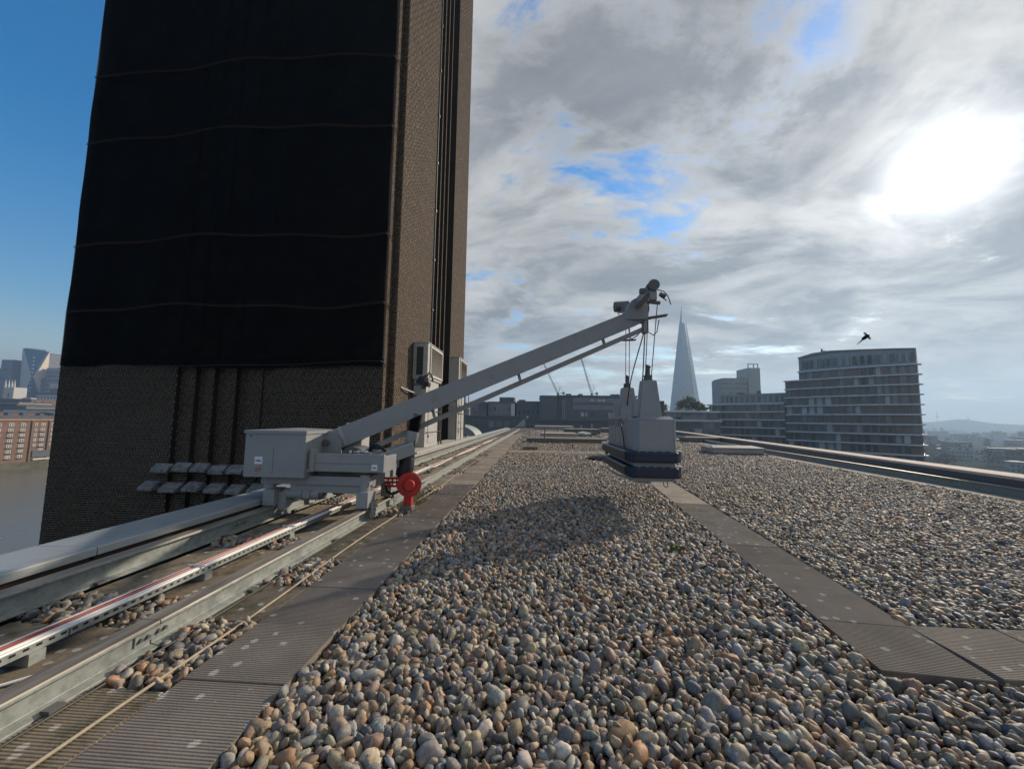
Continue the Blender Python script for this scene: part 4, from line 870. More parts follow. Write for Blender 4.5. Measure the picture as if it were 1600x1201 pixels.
dm = thing('roof_dome', 'small pale domed roof light between the skylight curbs', 'roof light', (4.6, 38, 0))
MB().box(3.9, 5.3, 37.4, 38.6, -.05, .18).build('curb', M_felt, dm); lump('dome', (4.6, 38, .19), (.62, .52, .22), M_white, 8, dm)
random.seed(4)
pk = thing('plank_on_stand', 'pale timber plank lying on low trestles left of the cradle', 'plank', (2.6, 19.6, 0))
MB().box(1.75, 3.9, 20.7, 20.86, .22, .27).build('plank', M_ply, pk, bevel=.006)
for x in (1.95, 3.5): MB().beam((x, 20.7, -.02), (x, 20.78, .218), .06, .05).beam((x, 20.9, -.02), (x, 20.8, .218), .06, .05).build('trestle', M_bmu_d, pk)
bx = thing('grey_box', 'small grey junction box on the cross path by the walkway', 'box', (-.25, 19.4, 0))
MB().box(-.6, .1, 19.25, 19.6, -.03, .13).build('casing', M_felt, bx, bevel=.02); MB().box(-.62, .12, 19.23, 19.62, .131, .15).build('lid', M_bmu_d, bx, bevel=.005)
tp = thing('covered_winch', 'black rope winch and white sheet heaped behind the cradle', 'winch', (2.9, 15.5, 0))
lump('winch_drum', (2.95, 15.4, .28), (.22, .3, .2), M_black, 3, tp); lump('black_sheet', (2.45, 15.3, .03), (.45, .5, .12), M_black, 4, tp); lump('white_sheet', (2.75, 15.0, .05), (.16, .25, .18), M_white, 5, tp)
MB().cyl((2.74, 15.6, .0), (2.70, 15.6, .62), .02, 8).build('stand_pole', M_white, tp); MB().box(2.60, 2.82, 15.55, 15.65, .60, .66).build('stand_head', M_white, tp)
MB().tube([(2.5, 14.6, 0), (2.7, 14.3, .05), (3.0, 14.5, .02), (3.1, 14.9, .06), (2.8, 15.1, .02)], .04, 7).build('hose', M_felt, tp, smooth=True)
random.seed(21)
def weed(label, x, y, h, r, m, n, group=None):
    t = thing('weed', label, 'weed', (x, y, -.02), group); mb = MB(); sm = MB()
    for k in range(n):
        a = random.uniform(0, 6.28); d = r * random.random() ** .6; z = h * random.uniform(.1, 1) * (1 - .5 * d / r)
        px, py = x + d * math.cos(a), y + d * math.sin(a); l = random.uniform(.012, .03); b = random.uniform(0, 6.28); tz = random.uniform(-.3, .9)
        u_ = V((math.cos(b), math.sin(b), tz)).normalized() * l; v_ = u_.cross(V((random.uniform(-1, 1), random.uniform(-1, 1), 1))).normalized() * l * .35
        c = V((px, py, z)); mb.add([c - u_ * .5, c + v_, c + u_, c - v_], [(0, 1, 2, 3)])
        if k % 7 == 0: sm.tube([(x + .3 * (px - x), y + .3 * (py - y), -.03), (px, py, z)], .0022, 4)
    mb.build('leaves', m, t); sm.build('stems', M_dry, t)
weed('yellow-green weed growing beside the rail below the red reel', -2.02, 6.75, .22, .16, M_moss, 240)
weed('small bright green tuft growing in the gravel near the slab path', 1.62, 4.72, .06, .09, M_moss, 200)
weed('thin dry stalk standing by the rail below the red reel', -2.12, 7.1, .5, .06, M_dry, 60)
weed('green weed at the foot of the nearer ventilation unit', -4.0, 11.2, .5, .35, M_moss, 260)
for k, (x, y) in enumerate(((-2.1, 10.6), (-2.05, 12.2), (-2.12, 13.3), (-2.05, 15.0), (-2.1, 17.0))):
    weed('low reddish dry weed along the rail margin', x, y, .14, .22, pm('rusty_weed', (.15, .07, .04), .8, 0, .3, 40), 110, 'dry weeds along the rail margin')
# ------------------------------------------------------------------ city
def glass_mat(name, col, rough=.12, spec=.6):
    return pm(name, col, rough, 0, .15, .2, spec=spec, perobj=.35)
M_glass = glass_mat('dark_window_glass', (.035, .045, .055)); M_glass2 = glass_mat('blue_glass', (.06, .09, .12), .1, .8)
M_curtain = pm('pale_curtain', (.42, .42, .40), .7, 0, .1, 1, perobj=.3)
M_aptwall = pm('brown_cladding', (.19, .135, .105), .75, 0, .12, .6, perobj=.15)
M_band = pm('pale_balcony_band', (.66, .66, .66), .55, 0, .06, .5)
M_metal = pm('zinc_cladding', (.27, .28, .285), .45, .2, .06, .4)
M_conc = pm('city_concrete', (.25, .25, .245), .9, 0, .12, .15, perobj=.25, spec=.1)
M_dkblk = pm('dark_cladding', (.115, .13, .145), .7, 0, .12, .3, spec=.2)
M_wht = pm('white_render', (.60, .58, .54), .75, 0, .08, .3)
M_slate = pm('slate_roof', (.11, .12, .14), .85, 0, .2, .8, spec=.1)
M_rbrick = pm('red_brown_brick', (.21, .125, .085), .85, 0, .14, .7, col2=(.16, .10, .07), c2scale=.25)
UNIT = MB().box(-.5, .5, -.5, .5, -.5, .5)
def unit(name, m): return meshdata(name, UNIT, m)
UM = {}
def um(name, m):
    k = (name, m.name)
    if k not in UM: UM[k] = unit(name, m)
    return UM[k]
def windows(parent, p0, p1, z0, z1, nx, nz, wf=.6, hf=.65, mats=(M_glass,), wts=None, name='window', proud=.06, frame=None, skip=None):
    p0, p1 = V((*p0, 0)), V((*p1, 0)); d = p1 - p0; L = d.length; rz = math.atan2(d.y, d.x); nrm = V((d.y, -d.x, 0)).normalized()
    cw, chh = L / nx, (z1 - z0) / nz; objs = []
    for j in range(nz):
        for i in range(nx):
            if skip and skip(i, j): continue
            c = p0 + d * ((i + .5) / nx) + V((0, 0, z0 + (j + .5) * chh)); m = random.choices(mats, wts)[0]
            o = inst(um(name, m), c + nrm * (proud / 2 + .002), parent, name, rot=(0, 0, rz), scale=(cw * wf, proud, chh * hf)); objs.append(o)
            if frame:
                for (dx, dz, sx, sz) in frame:
                    q = inst(um('frame_bar', M_white), (0, 0, 0), None, 'frame_bar'); q.parent = o; q.location = (dx, -.75, dz); q.scale = (sx, .6, sz)
    return objs
def block(name, label, cat, x0, x1, y0, y1, z1, m, z0=GZ, roof=None, group=None):
    t = thing(name, label, cat, ((x0 + x1) / 2, (y0 + y1) / 2, z0), group)
    MB().box(x0, x1, y0, y1, z0, z1).build('wall', m, t)
    MB().box(x0 - .25, x1 + .25, y0 - .25, y1 + .25, z1 + .01, z1 + .5).build('roof', roof or M_bmu_d, t)
    return t
random.seed(5)
# curved apartment block to the right, ten balcony bands
ap = thing('apartment_block', 'curved apartment block with pale balcony bands on every floor, tallest at right', 'apartment block', (103, 135, GZ))
FR = [V((110.6, 119)), V((107.2, 121.4)), V((103.4, 124.6)), V((99.6, 128.2)), V((96.1, 132.0)), V((93.3, 135.8)), V((90.9, 139.6)), V((88.4, 143.2))]
BK = V((12.5, 13.2))
def offs(pts, d):
    out = []
    for i, p in enumerate(pts):
        t_ = (pts[min(i + 1, len(pts) - 1)] - pts[max(i - 1, 0)]).normalized(); out.append(p + V((-t_.y, t_.x)) * d)
    return out
def poly_of(front, d, back=BK):
    f_ = offs(front, d); return [tuple(p) for p in f_] + [tuple(front[-1] + back), tuple(front[0] + back)]
def slices(front, parent, z_list, h_wall, nwin, low):
    for k, (z, fr_) in enumerate(z_list):
        MB().prism(poly_of(fr_, 1.1), z - .16, z + .22).build('balcony_band', M_band, parent)
        MB().prism(poly_of(fr_, 0.0), z - h_wall, z - .17).build('floor_wall', M_aptwall, parent)
        for a, b in zip(fr_[:-1], fr_[1:]):
            n = max(1, round((b - a).length / nwin))
            windows(parent, tuple(b), tuple(a), z - h_wall + .1, z - .25, n, 1, .62, .92, (M_glass, M_glass2, M_curtain, M_aptwall), (5, 3, 1.2, 1.5), proud=.09)
bz = [19.4 - 2.93 * k for k in range(10)]
slices(FR, ap, [(bz[k], FR[:-1] if k == 0 else FR) for k in range(10)], 2.7, 1.9, False)
MB().prism(poly_of(FR, 0.0), GZ, bz[9] - 2.72).build('podium', M_aptwall, ap)
top = FR[:-1]; f0 = offs(top, -.3); n = len(f0); bk = [top[-1] + BK, top[0] + BK]
ring = [tuple(p) for p in f0] + [tuple(p) for p in bk]; zt = [23.9, 24.25, 24.6, 25.0, 25.35, 25.2, 24.2] + [24.0, 23.6]
m_ = len(ring); MB().add([(x, y, 19.63) for x, y in ring] + [(x, y, z) for (x, y), z in zip(ring, zt)], [tuple(range(m_))[::-1], tuple(range(m_, 2 * m_))] + [(k, (k + 1) % m_, m_ + (k + 1) % m_, m_ + k) for k in range(m_)]).build('penthouse', M_metal, ap)
ring2 = [tuple(p) for p in offs(top, .35)] + [tuple(p) for p in bk]
MB().add([(x, y, z + .01) for (x, y), z in zip(ring2, zt)] + [(x, y, z + .3) for (x, y), z in zip(ring2, zt)], [tuple(range(m_))[::-1], tuple(range(m_, 2 * m_))] + [(k, (k + 1) % m_, m_ + (k + 1) % m_, m_ + k) for k in range(m_)]).build('roof', M_metal, ap)
for a, b in zip(top[:-1], top[1:]): windows(ap, tuple(offs([b, a], 0)[0] * 1 + (a - b).orthogonal().normalized() * 0), tuple(a), 20.0, 23.4, 3, 1, .5, .8, (M_metal, M_glass), (2, 1), proud=-.05 + .45)
MB().cyl((95, 134, 25.2), (95, 134, 26.6), .25, 8).cyl((95.6, 134, 25.2), (95.6, 134, 25.9), .8, 8).build('roof_vent', M_dkblk, ap)
# end balconies on the right flank
for k in range(10):
    z = bz[k]; MB().prism([(110.7, 118.3), (111.9, 118.9), (112.6, 120.2), (111.2, 119.6)], z - .12, z + .18).build('end_balcony', M_band, ap)
windows(ap, (110.6, 119.05), (123.1, 132.2), bz[9] - 2.6, bz[0], 6, 10, .55, .7, (M_glass, M_glass2), proud=.07)
# lower wing to its left
lw = thing('apartment_wing', 'lower curved apartment wing with pale bands left of the tall curved block', 'apartment block', (82, 156, GZ))
LF = [V((88.3, 143.6)), V((84.6, 147.6)), V((80.4, 151.6)), V((76.2, 155.2)), V((72.6, 158.4)), V((70.9, 161.2)), V((71.4, 165.0))]
lz = [8.7 - 2.93 * k for k in range(6)]
slices(LF, lw, [(z, LF) for z in lz], 2.7, 2.0, True)
MB().prism(poly_of(LF, 0.0), GZ, lz[5] - 2.72).build('podium', M_aptwall, lw)
LT = LF[:-2]; MB().prism(poly_of(LT, -.8), 8.93, 12.3).build('top_storey', M_metal, lw)
MB().prism(poly_of(LT, -.3), 12.31, 12.6).build('roof', M_metal, lw)
for a, b in zip(LT[:-1], LT[1:]):
    n_ = V((-(b - a).y, (b - a).x)).normalized() * -.78
    windows(lw, tuple(b + n_), tuple(a + n_), 9.2, 12.0, 3, 1, .6, .8, (M_glass, M_glass2, M_aptwall), proud=.08)
MB().box(80, 82, 158, 160, 12.6, 13.6).box(84.5, 85.5, 153, 154, 12.6, 14.0).build('roof_plant', M_dkblk, lw)
def leafcrown(mb, c, r, h, n, l, seed):
    g = random.Random(seed); cl = [(g.uniform(-.6, .6) * r, g.uniform(-.6, .6) * r, g.uniform(-.35, .4) * h, g.uniform(.35, .6) * r) for _ in range(9)]
    for k in range(n):
        a = cl[k % 9]; d = V((g.gauss(0, 1), g.gauss(0, 1), g.gauss(0, 1))).normalized() * a[3] * g.random() ** .45
        p = V(c) + V((a[0], a[1], a[2])) + V((d.x, d.y, d.z * .8))
        u_ = V((g.uniform(-1, 1), g.uniform(-1, 1), g.uniform(-1, 1))).normalized(); v_ = u_.orthogonal().normalized()
        s = l * g.uniform(.6, 1.4); mb.add([p - u_ * s, p + v_ * s * .6, p + u_ * s, p - v_ * s * .6], [(0, 1, 2, 3)])
M_leaf = [pm('foliage_%d' % k, c, .7, 0, .35, .8) for k, c in enumerate(((.045, .06, .025), (.07, .075, .03), (.09, .075, .035)))]
M_bark = pm('bark', (.07, .055, .04), .9)
TREES = {}
def tree(label, x, y, z, h, r, k, group=None, n=420):
    t = thing('tree', label, 'tree', (x, y, z), group)
    mb = MB().tube([(x, y, z - .2), (x + .1, y, z + h * .3), (x, y + .1, z + h * .6)], [h * .035, h * .026, h * .012], 6)
    for a in range(4): mb.tube([(x, y, z + h * (.3 + .07 * a)), (x + r * .6 * math.cos(a * 1.7), y + r * .6 * math.sin(a * 1.7), z + h * (.55 + .07 * a))], [h * .014, h * .005], 5)
    mb.build('trunk', M_bark, t)
    cm = MB(); leafcrown(cm, (x, y, z + h * .46), r, h * .8, n, r * .17, hash(label) % 1000 + int(x * 7)); cm.build('crown', M_leaf[k % 3], t)
    return t
# pavilion with a planted roof terrace in front of the glass spire
pv = thing('terrace_building', 'low glazed building with planted roof terrace in front of the glass spire', 'building', (57, 150, GZ))
MB().box(44, 66, 146, 158, GZ, 5.2).build('wall', M_dkblk, pv); MB().box(43.4, 66.6, 145.3, 158.6, 5.21, 5.75).build('roof', M_band, pv)
MB().box(44.5, 64.5, 141, 145.9, GZ, 1.9).build('wall', M_dkblk, pv); MB().prism([(43.8, 140.3), (65, 140.3), (65, 145.2), (43.8, 145.2)], 1.91, 2.4).build('terrace_slab', M_band, pv)
windows(pv, (44, 146), (66, 146), 2.5, 5.1, 12, 1, .8, .85, (M_glass, M_glass2), proud=.05)
windows(pv, (44.5, 141), (64.5, 141), -7, 1.8, 10, 3, .8, .85, (M_glass, M_glass2, M_conc), (4, 3, 1), proud=.05)
MB().box(52, 60, 142, 144.5, 2.41, 3.6).build('glass_lantern', M_glass2, pv)
for k, (dx, h, r) in enumerate(((46, 3.8, 2.2), (48.8, 2.8, 1.8), (55.5, 4.6, 2.6), (59.2, 6.2, 3.0), (62.2, 3.8, 2.2), (64.4, 3.0, 1.6))):
    tree(('small dark bush at the left end of the roof terrace', 'low bush second from the left on the roof terrace', 'rounded tree on the roof terrace below the spire', 'tallest tree on the roof terrace before the spire', 'tree on the roof terrace right of the tallest one', 'low bush at the right end of the roof terrace')[k], dx, 152, 5.7, h, r, k, 'trees on the roof terrace', 520)
# the glass spire
sp = thing('glass_spire', 'tall tapering glass spire with split pointed top on the skyline', 'skyscraper', (332, 890, GZ))
M_spire = pm('spire_glass', (.035, .085, .15), .3, .0, .10, .02, spec=.5, stretch=(1, 1, .2)); M_spire2 = pm('spire_sunlit_glass', (.16, .24, .32), .3, 0, .08, .02, spec=.6)  # second glass is a lighter copy, sunshine on the right facet put into colour
cx, cy = 330.5, 890
def hw(z): return (278 - z) * .127
def facet(a0, a1, z0, z1, o, m, nm, tip=None):
    A0, A1 = R(a0), R(a1); vs = []
    for z, t0, t1 in ((z0, A0, A1), (z1, A0, A1) if tip is None else (z1, A0 + (A1 - A0) * (tip - .05), A0 + (A1 - A0) * (tip + .05))):
        for a in (t0, t1): vs.append((cx + o + hw(z) * math.cos(a), cy + hw(z) * 1.0 * math.sin(a), z))
    vi = [(x + (cx - x) * .05, y + (cy - y) * .05, z) for x, y, z in vs]
    MB().add(vs + vi, [(0, 1, 3, 2), (4, 6, 7, 5), (0, 2, 6, 4), (1, 5, 7, 3), (2, 3, 7, 6), (0, 4, 5, 1)]).build(nm, m, sp)
MB().prism([(cx + 1, cy), (cx + 2, cy), (cx + 2, cy + 1)], GZ, GZ + 1).build('footing', M_conc, sp)
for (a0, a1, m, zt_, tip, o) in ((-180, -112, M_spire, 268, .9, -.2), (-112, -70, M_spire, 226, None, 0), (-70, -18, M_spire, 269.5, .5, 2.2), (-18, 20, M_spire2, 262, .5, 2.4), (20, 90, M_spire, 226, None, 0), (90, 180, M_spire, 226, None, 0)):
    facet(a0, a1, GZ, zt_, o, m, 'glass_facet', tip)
for z in np.arange(-20, 215, 27.0):
    h_ = hw(z) + .25; MB().cyl((cx, cy, z), (cx, cy, z + .5), h_, 16, h_ - .06).build('floor_line', M_spire, sp)
# stepped pale tower block behind the wing
st = thing('office_tower', 'stepped blue-grey office building with lift tower behind the apartment wing', 'building', (155, 305, GZ))
MB().box(140, 158, 300, 318, GZ, 34.6).build('wall', M_conc, st); MB().box(158.4, 167, 299, 316, GZ, 43).build('lift_tower', M_metal, st)
MB().box(141, 157, 301, 317, 34.61, 35.4).build('roof', M_dkblk, st)
MB().beam((158.6, 300, 46), (166.4, 300, 46), .5, .5).beam((159, 300, 43), (159, 300, 46), .5, .5, up=(0, 1, 0)).beam((163, 300, 43), (163, 300, 46), .5, .5, up=(0, 1, 0)).beam((166, 300, 43), (166, 300, 46), .5, .5, up=(0, 1, 0)).build('roof_frame', M_dkblk, st)
windows(st, (140, 300), (158, 300), -10, 33, 8, 12, .8, .3, (M_glass2, M_conc), (3, 1), proud=.1)
# middle distance beyond the far end of the roof
gb = thing('glazed_office', 'wide dark office with two blue glazed bands and small white rooftop lettering', 'building', (20, 155, GZ))
MB().box(8.2, 38, 150, 175, GZ, 10.6).build('wall', M_dkblk, gb); MB().box(7.8, 38.4, 149.6, 175.4, 10.61, 11.2).build('roof', M_slate, gb)
for z in (5.6, 8.3): MB().box(14, 37.5, 149.8, 149.99, z, z + 2.0).build('glazed_band', M_glass2, gb)
windows(gb, (14, 150), (37.5, 150), 2.6, 5.2, 16, 1, .7, .6, (M_curtain, M_glass), (1, 2), proud=.08); windows(gb, (9, 150), (37.5, 150), -8, 1.8, 15, 3, .75, .6, (M_glass, M_conc), (4, 1), proud=.08)
for x in (10.2, 10.9, 13.6, 20.5, 27, 33): MB().cyl((x, 149.4, -8), (x, 149.4, 9.5 if x < 12 else 2.2), .22, 8).build('column', M_metal, gb)
sg = MB().box(20.6, 27.0, 149.72, 149.79, 8.75, 9.95).build('sign_panel', M_glass2, gb)
for x, w, h in ((21.0, .22, .9), (21.55, .22, .9), (21.28, .2, .3), (22.6, .2, .4), (23.5, .6, .8), (24.5, .22, .7), (25.0, .22, .7), (25.5, .55, .8)):
    MB().box(x, x + w, 149.6, 149.7, 8.95, 8.95 + h).build('white_letter_mark', M_white, sg)
for x, w in ((12, 2), (17, 1.5), (30, 3)): MB().box(x, x + w, 156, 160, 11.2, 12.2).build('roof_plant', M_dkblk, gb)
b1 = block('hall_building', 'plain blue-grey windowless block left of the glazed office', 'building', 1.6, 8.0, 148, 172, 10.4, M_dkblk)
windows(b1, (1.6, 148), (8, 148), -6, 2, 4, 2, .6, .5, (M_glass, M_curtain), (3, 1), proud=.05)
b2 = block('hall_building', 'lower slate-blue block right of the stepped mid-distance block', 'building', -7.4, 1.4, 152, 172, 8.3, M_dkblk); MB().box(-6.9, -4.2, 153, 158, 8.8, 9.4).build('roof_plant', M_dkblk, b2)
windows(b2, (-7.4, 152), (1.4, 152), -6, 6, 5, 4, .3, .5, (M_glass,), proud=.05)
b3 = block('office_block', 'stepped grey block with sunlit stair corner in the middle distance', 'building', -18.6, -8.2, 150, 168, 7.9, M_conc); MB().box(-14.2, -8.4, 149.6, 160, 8.4, 10.1).build('upper_storey', M_dkblk, b3)
MB().box(-9.6, -8.2, 149.2, 149.98, -8, 7.6).build('stair_corner', M_wht, b3); windows(b3, (-18.6, 150), (-9.8, 150), -8, 7, 5, 5, .5, .5, (M_glass2, M_glass), proud=.05)
b4 = block('office_block', 'low blue glazed block at the left behind the curved vent roof', 'building', -25.2, -19.0, 148, 165, 7.7, M_dkblk); windows(b4, (-25.2, 148), (-19, 148), -6, 7.2, 4, 5, .8, .7, (M_glass2, M_glass), proud=.05)
MB().beam((-22, 150, 9.6), (-18.5, 150, 9.9), .3, .12).beam((-20.5, 150, 8.2), (-20.5, 150, 9.7), .12, .12, up=(0, 1, 0)).build('antenna', M_dkblk, b4)
b5 = block('warehouse', 'dark low building with roof light along the near side of the middle distance', 'building', -24, -3, 118, 140, 2.2, M_dkblk); windows(b5, (-24, 118), (-3, 118), -9, 1.8, 9, 3, .7, .5, (M_glass, M_glass2, M_conc), (3, 2, 1), proud=.05)
MB().add([(-6.2, 117.9, -.6), (-3.2, 117.9, -.6), (-3.2, 117.9, 2.1)], [(0, 1, 2)]).add([(-6.2, 117.7, -.6), (-3.2, 117.7, -.6), (-3.2, 117.7, 2.1)], [(2, 1, 0)]).build('sunlit_gable', M_wht, b5)
b6 = block('warehouse', 'dark flat-roofed building closing the far end of the roof', 'building', -2.6, 40, 96, 125, 1.3, M_dkblk); windows(b6, (-2.6, 96), (40, 96), -9, .8, 18, 3, .7, .5, (M_glass, M_glass2, M_curtain), (4, 2, .6), proud=.05)
for k, (x, w, h) in enumerate(((-32, 5, 8.5), (-38, 5, 6), (-44, 6, 10), (-29, 3, 5.5))):
    b = block('far_block', ('slim pale block behind the left ventilation units', 'second pale block behind the left ventilation units', 'taller pale block farthest left behind the tower flank', 'low pale block just right of the farther ventilation unit')[k], 'building', x * 2, x * 2 + w * 2, 300, 315, h * 1.6, M_conc, group='distant blocks beyond the rails')
    windows(b, (x * 2, 300), (x * 2 + w * 2, 300), -10, h * 1.6 - 1, 4, 6, .6, .5, (M_glass, M_glass2), proud=.1)
va = thing('barrel_vent', 'curved metal barrel vent roof beyond the left parapet', 'vent', (-11, 45, -6))
pts = [(-10.6 + 3.0 * math.cos(a), -1.2 + 1.9 * math.sin(a)) for a in np.linspace(math.pi, 0.12, 14)]
mb = MB(); vs = [(x, y, z) for y in (50, 56) for x, z in pts]; n = len(pts); mb.add(vs, [(k, k + 1, n + k + 1, n + k) for k in range(n - 1)] + [tuple(range(n)), tuple(range(n, 2 * n))[::-1]]); mb.build('curved_roof', M_galv, va, smooth=True)
MB().box(-13.4, -7.8, 50.2, 55.8, GZ, -1.25).build('housing', M_dkblk, va)
MB().tube([(-7.4, 49, -3), (-7.2, 49, -1.6), (-6.6, 49, -.7), (-5.8, 49, -.6)], .22, 8).build('duct', M_galv, va, smooth=True)
MB().cyl((-14, 48.5, -1.9), (-6, 48.5, -1.9), .55, 14).build('duct', M_metal, va, smooth=True)
# tower cranes
M_crane = pm('crane_steel', (.22, .14, .12), .6)
def tower_crane(label, base, foot, tip, cj):
    t = thing('tower_crane', label, 'tower crane', base, 'tower cranes on the skyline')
    def truss(a, b, w, name, n):
        a, b = V(a), V(b); mb = MB(); d = (b - a).normalized(); s = d.cross(V((0, 1, 0))).normalized() * w; q = V((0, w, 0))
        cs = [s + q, s - q, -s - q, -s + q]
        for c in cs: mb.beam(a + c, b + c * .5, .22, .22)
        for k in range(n):
            f0, f1 = k / n, (k + 1) / n
            for i in range(4):
                c0, c1 = cs[i] * (1 - .5 * f0), cs[(i + 1) % 4] * (1 - .5 * f1); mb.beam(a.lerp(b, f0) + c0, a.lerp(b, f1) + c1, .12, .12)
        mb.build(name, M_crane, t)
    truss(base, foot, .9, 'mast', 14); truss(foot, tip, .6, 'jib', 14)
    f_ = V(foot); c = V(cj)
    MB().beam(f_, c, .8, .5).build('counter_jib', M_crane, t); MB().box(c.x - .8, c.x + .8, c.y - 1, c.y + 1, c.z - 1.8, c.z + .3).build('counterweight', M_dkblk, t)
    a = f_ + V((1.6, 0, 6)); MB().beam(f_, a, .35, .35).build('a_frame', M_crane, t)
    MB().tube([a, V(tip)], .05, 4).tube([a, c], .05, 4).build('pendant_line', M_dkblk, t)
    MB().box(f_.x - 1.1, f_.x + .1, f_.y - 1.6, f_.y - .5, f_.z - .8, f_.z + 1.2).build('cab', M_dkblk, t)
tower_crane('thin red luffing crane just right of the roof crane jib', (18, 320, GZ), (18, 320, 23), (5.7, 320, 48.8), (22.5, 320, 24.5))
tower_crane('thin luffing crane above the glazed office, nearer the cradle', (45.5, 320, GZ), (45.5, 320, 23), (36.2, 320, 54.8), (49.5, 320, 24.5))

# ------------------------------------------------------------------ across the river, left
rb = thing('riverside_block', 'red-brown brick riverside block with white windows across the water', 'apartment block', (-276, 185, GZ))
MB().box(-284, -269, 150, 214, GZ, -3.0).build('wall', M_rbrick, rb); MB().box(-284.4, -268.6, 149.6, 214.4, -2.99, -2.1).build('parapet_band', pm('pale_brick', (.36, .22, .14), .85, 0, .1, .5), rb)
for yy in (192.2, 199.6): MB().box(-268.995, -268.5, yy, yy + .8, GZ + .5, -3.0).build('pilaster', M_rbrick, rb)
MB().prism([(-283, 151), (-270.5, 151), (-270.5, 213), (-283, 213)], -2.09, -.2).build('mansard', M_slate, rb)
for yy in (184, 190, 197, 203): MB().box(-274, -271.5, yy, yy + 2, -.19, 1.0).build('roof_dormer', M_slate, rb)
XF = [(-0.5 + .06, 0, .10, 1.0), (.5 - .06, 0, .10, 1.0), (0, .5 - .06, 1.0, .12), (0, -.5 + .06, 1.0, .12), (0, 0, .12, 1.0), (0, .05, 1.0, .10)]
XS2 = [(-.5 + .1, 0, .16, 1.0), (.5 - .1, 0, .16, 1.0), (0, .5 - .06, 1.0, .12), (0, -.5 + .06, 1.0, .12), (0, 0, 1.0, .12)]
for yc, w, fr_ in ((184.2, 2.0, XF), (188.9, 2.0, XF), (194.2, 1.2, XS2), (197.2, 2.0, XF), (201.4, 1.2, XS2), (179.5, 2.0, XF), (174.5, 2.0, XF), (206, 2, XF)):
    for j in range(7 if w > 1.5 else 5):
        z1 = -4.3 - j * 2.75
        windows(rb, (-269, yc - w / 2), (-269, yc + w / 2), z1 - 1.55, z1, 1, 1, 1, 1, (M_glass, M_glass2), proud=.08, frame=fr_)
        if w > 1.5 and j: MB().box(-268.98, -268.3, yc - w / 2 - .25, yc + w / 2 + .25, z1 - 1.85, z1 - 1.65).build('balcony', M_dkblk, rb)
MB().box(-268.98, -268.4, 193.6, 201.8, -22.5, -19).build('ground_floor_canopy', M_dkblk, rb); MB().box(-268.98, -268.2, 194, 201.5, -24.0, -23.2).build('pale_sill', M_wht, rb)
ft = thing('faceted_tower', 'pale faceted tower with diamond folded face on the left skyline', 'skyscraper', (-995, 730, GZ))
def quadpart(nm, pts, m, parent, th=2.0):
    pts = [V(p) for p in pts]; nrm = (pts[1] - pts[0]).cross(pts[2] - pts[0]).normalized() * th; n = len(pts)
    return MB().add(pts + [p + nrm for p in pts], [tuple(range(n)), tuple(range(n, 2 * n))[::-1]] + [(k, n + k, n + (k + 1) % n, (k + 1) % n) for k in range(n)]).build(nm, m, parent)
M_fin = pm('pale_fins', (.60, .59, .56), .6, 0, .05, .05); M_warm = pm('sunlit_panel', (.66, .56, .42), .6, 0, .05, .05)  # warm sunlight on the right facet is put into its panel colour
TL, TR_, BL_, BR_, MC, MR = (-1016, 700, 128), (-971, 706, 122), (-1010, 700, GZ), (-966, 706, GZ), (-968, 684, 68), (-962, 681, 68)
quadpart('left_facet', [TL, BL_, (-1009.5, 700, 14), MC], M_fin, ft); quadpart('top_facet', [TL, MC, MR, TR_], M_glass2, ft); quadpart('right_facet', [TR_, MR, (-967, 706, 12), BR_], M_warm, ft)
quadpart('lower_facet', [(-1009.5, 700, 14), BL_, BR_, (-967, 706, 12), MR, MC], M_glass2, ft)
MB().box(-1018, -972, 703, 740, GZ, 118).build('core', M_conc, ft)
MB().add([(-1018, 702, 119), (-972, 704, 119), (-972, 738, 119), (-1018, 738, 119), (-1016, 702, 129), (-974, 704, 125), (-990, 720, 120)], [(0, 3, 2, 1), (0, 1, 5, 4), (4, 5, 6), (1, 2, 6, 5), (3, 0, 4, 6), (2, 3, 6)]).build('crown', M_wht, ft)
for k in range(10): 
    s = k / 10; MB().beam((-1014.5 + 44 * s, 697.5 - 14 * s, 122 - 46 * s), (-1007 + 38 * s, 697.5 - 14 * s, 16 + 42 * s), .8, 1.2, up=(0, 1, 0)).build('fin', M_wht, ft)
for k in range(14): MB().box(-966.0, -963, 679, 680.5, 12 + k * 7.2, 13.2 + k * 7.2).build('spandrel', M_wht, ft)
def far_tower(label, x0, x1, y, z1, m, nx=5, nz=9):
    t = block('city_tower', label, 'tower block', x0, x1, y, y + 25, z1, m, group='towers on the left skyline'); windows(t, (x0, y), (x1, y), 0, z1 - 3, nx, nz, .6, .6, (M_glass, M_glass2), proud=.3); return t
M_pur = pm('plum_cladding', (.10, .075, .09), .5, 0, .1, .1)
far_tower('dark plum tower block at the far left edge of the skyline', -1061, -1036, 700, 104, M_pur); far_tower('shorter navy block in front of the dark plum tower', -1046, -1020, 690, 82, M_dkblk)
far_tower('grey tower block right of the faceted tower', -962, -930, 700, 88, M_conc, 7, 10); far_tower('narrow navy block beside the faceted tower foot', -975, -960, 695, 68, M_dkblk, 3, 8)
far_tower('pale classical block at the left picture edge', -1085, -1052, 690, 86, M_conc, 6, 8)
chh = thing('church_tower', 'pale stone church tower with corner pinnacles on the left skyline', 'church tower', (-738, 505, GZ))
MB().box(-748, -733, 500, 514, GZ, 36).build('shaft', M_wht, chh)
for x in (-747.5, -742.3, -737.5, -733.5): MB().cyl((x, 500, 20), (x, 500, 40), 1.1, 8).cyl((x, 500, 40), (x, 500, 47), 1.0, 8, .1).build('pinnacle', M_wht, chh)
windows(chh, (-745, 500), (-736, 500), 8, 30, 1, 2, .35, .6, (M_glass,), proud=.2)
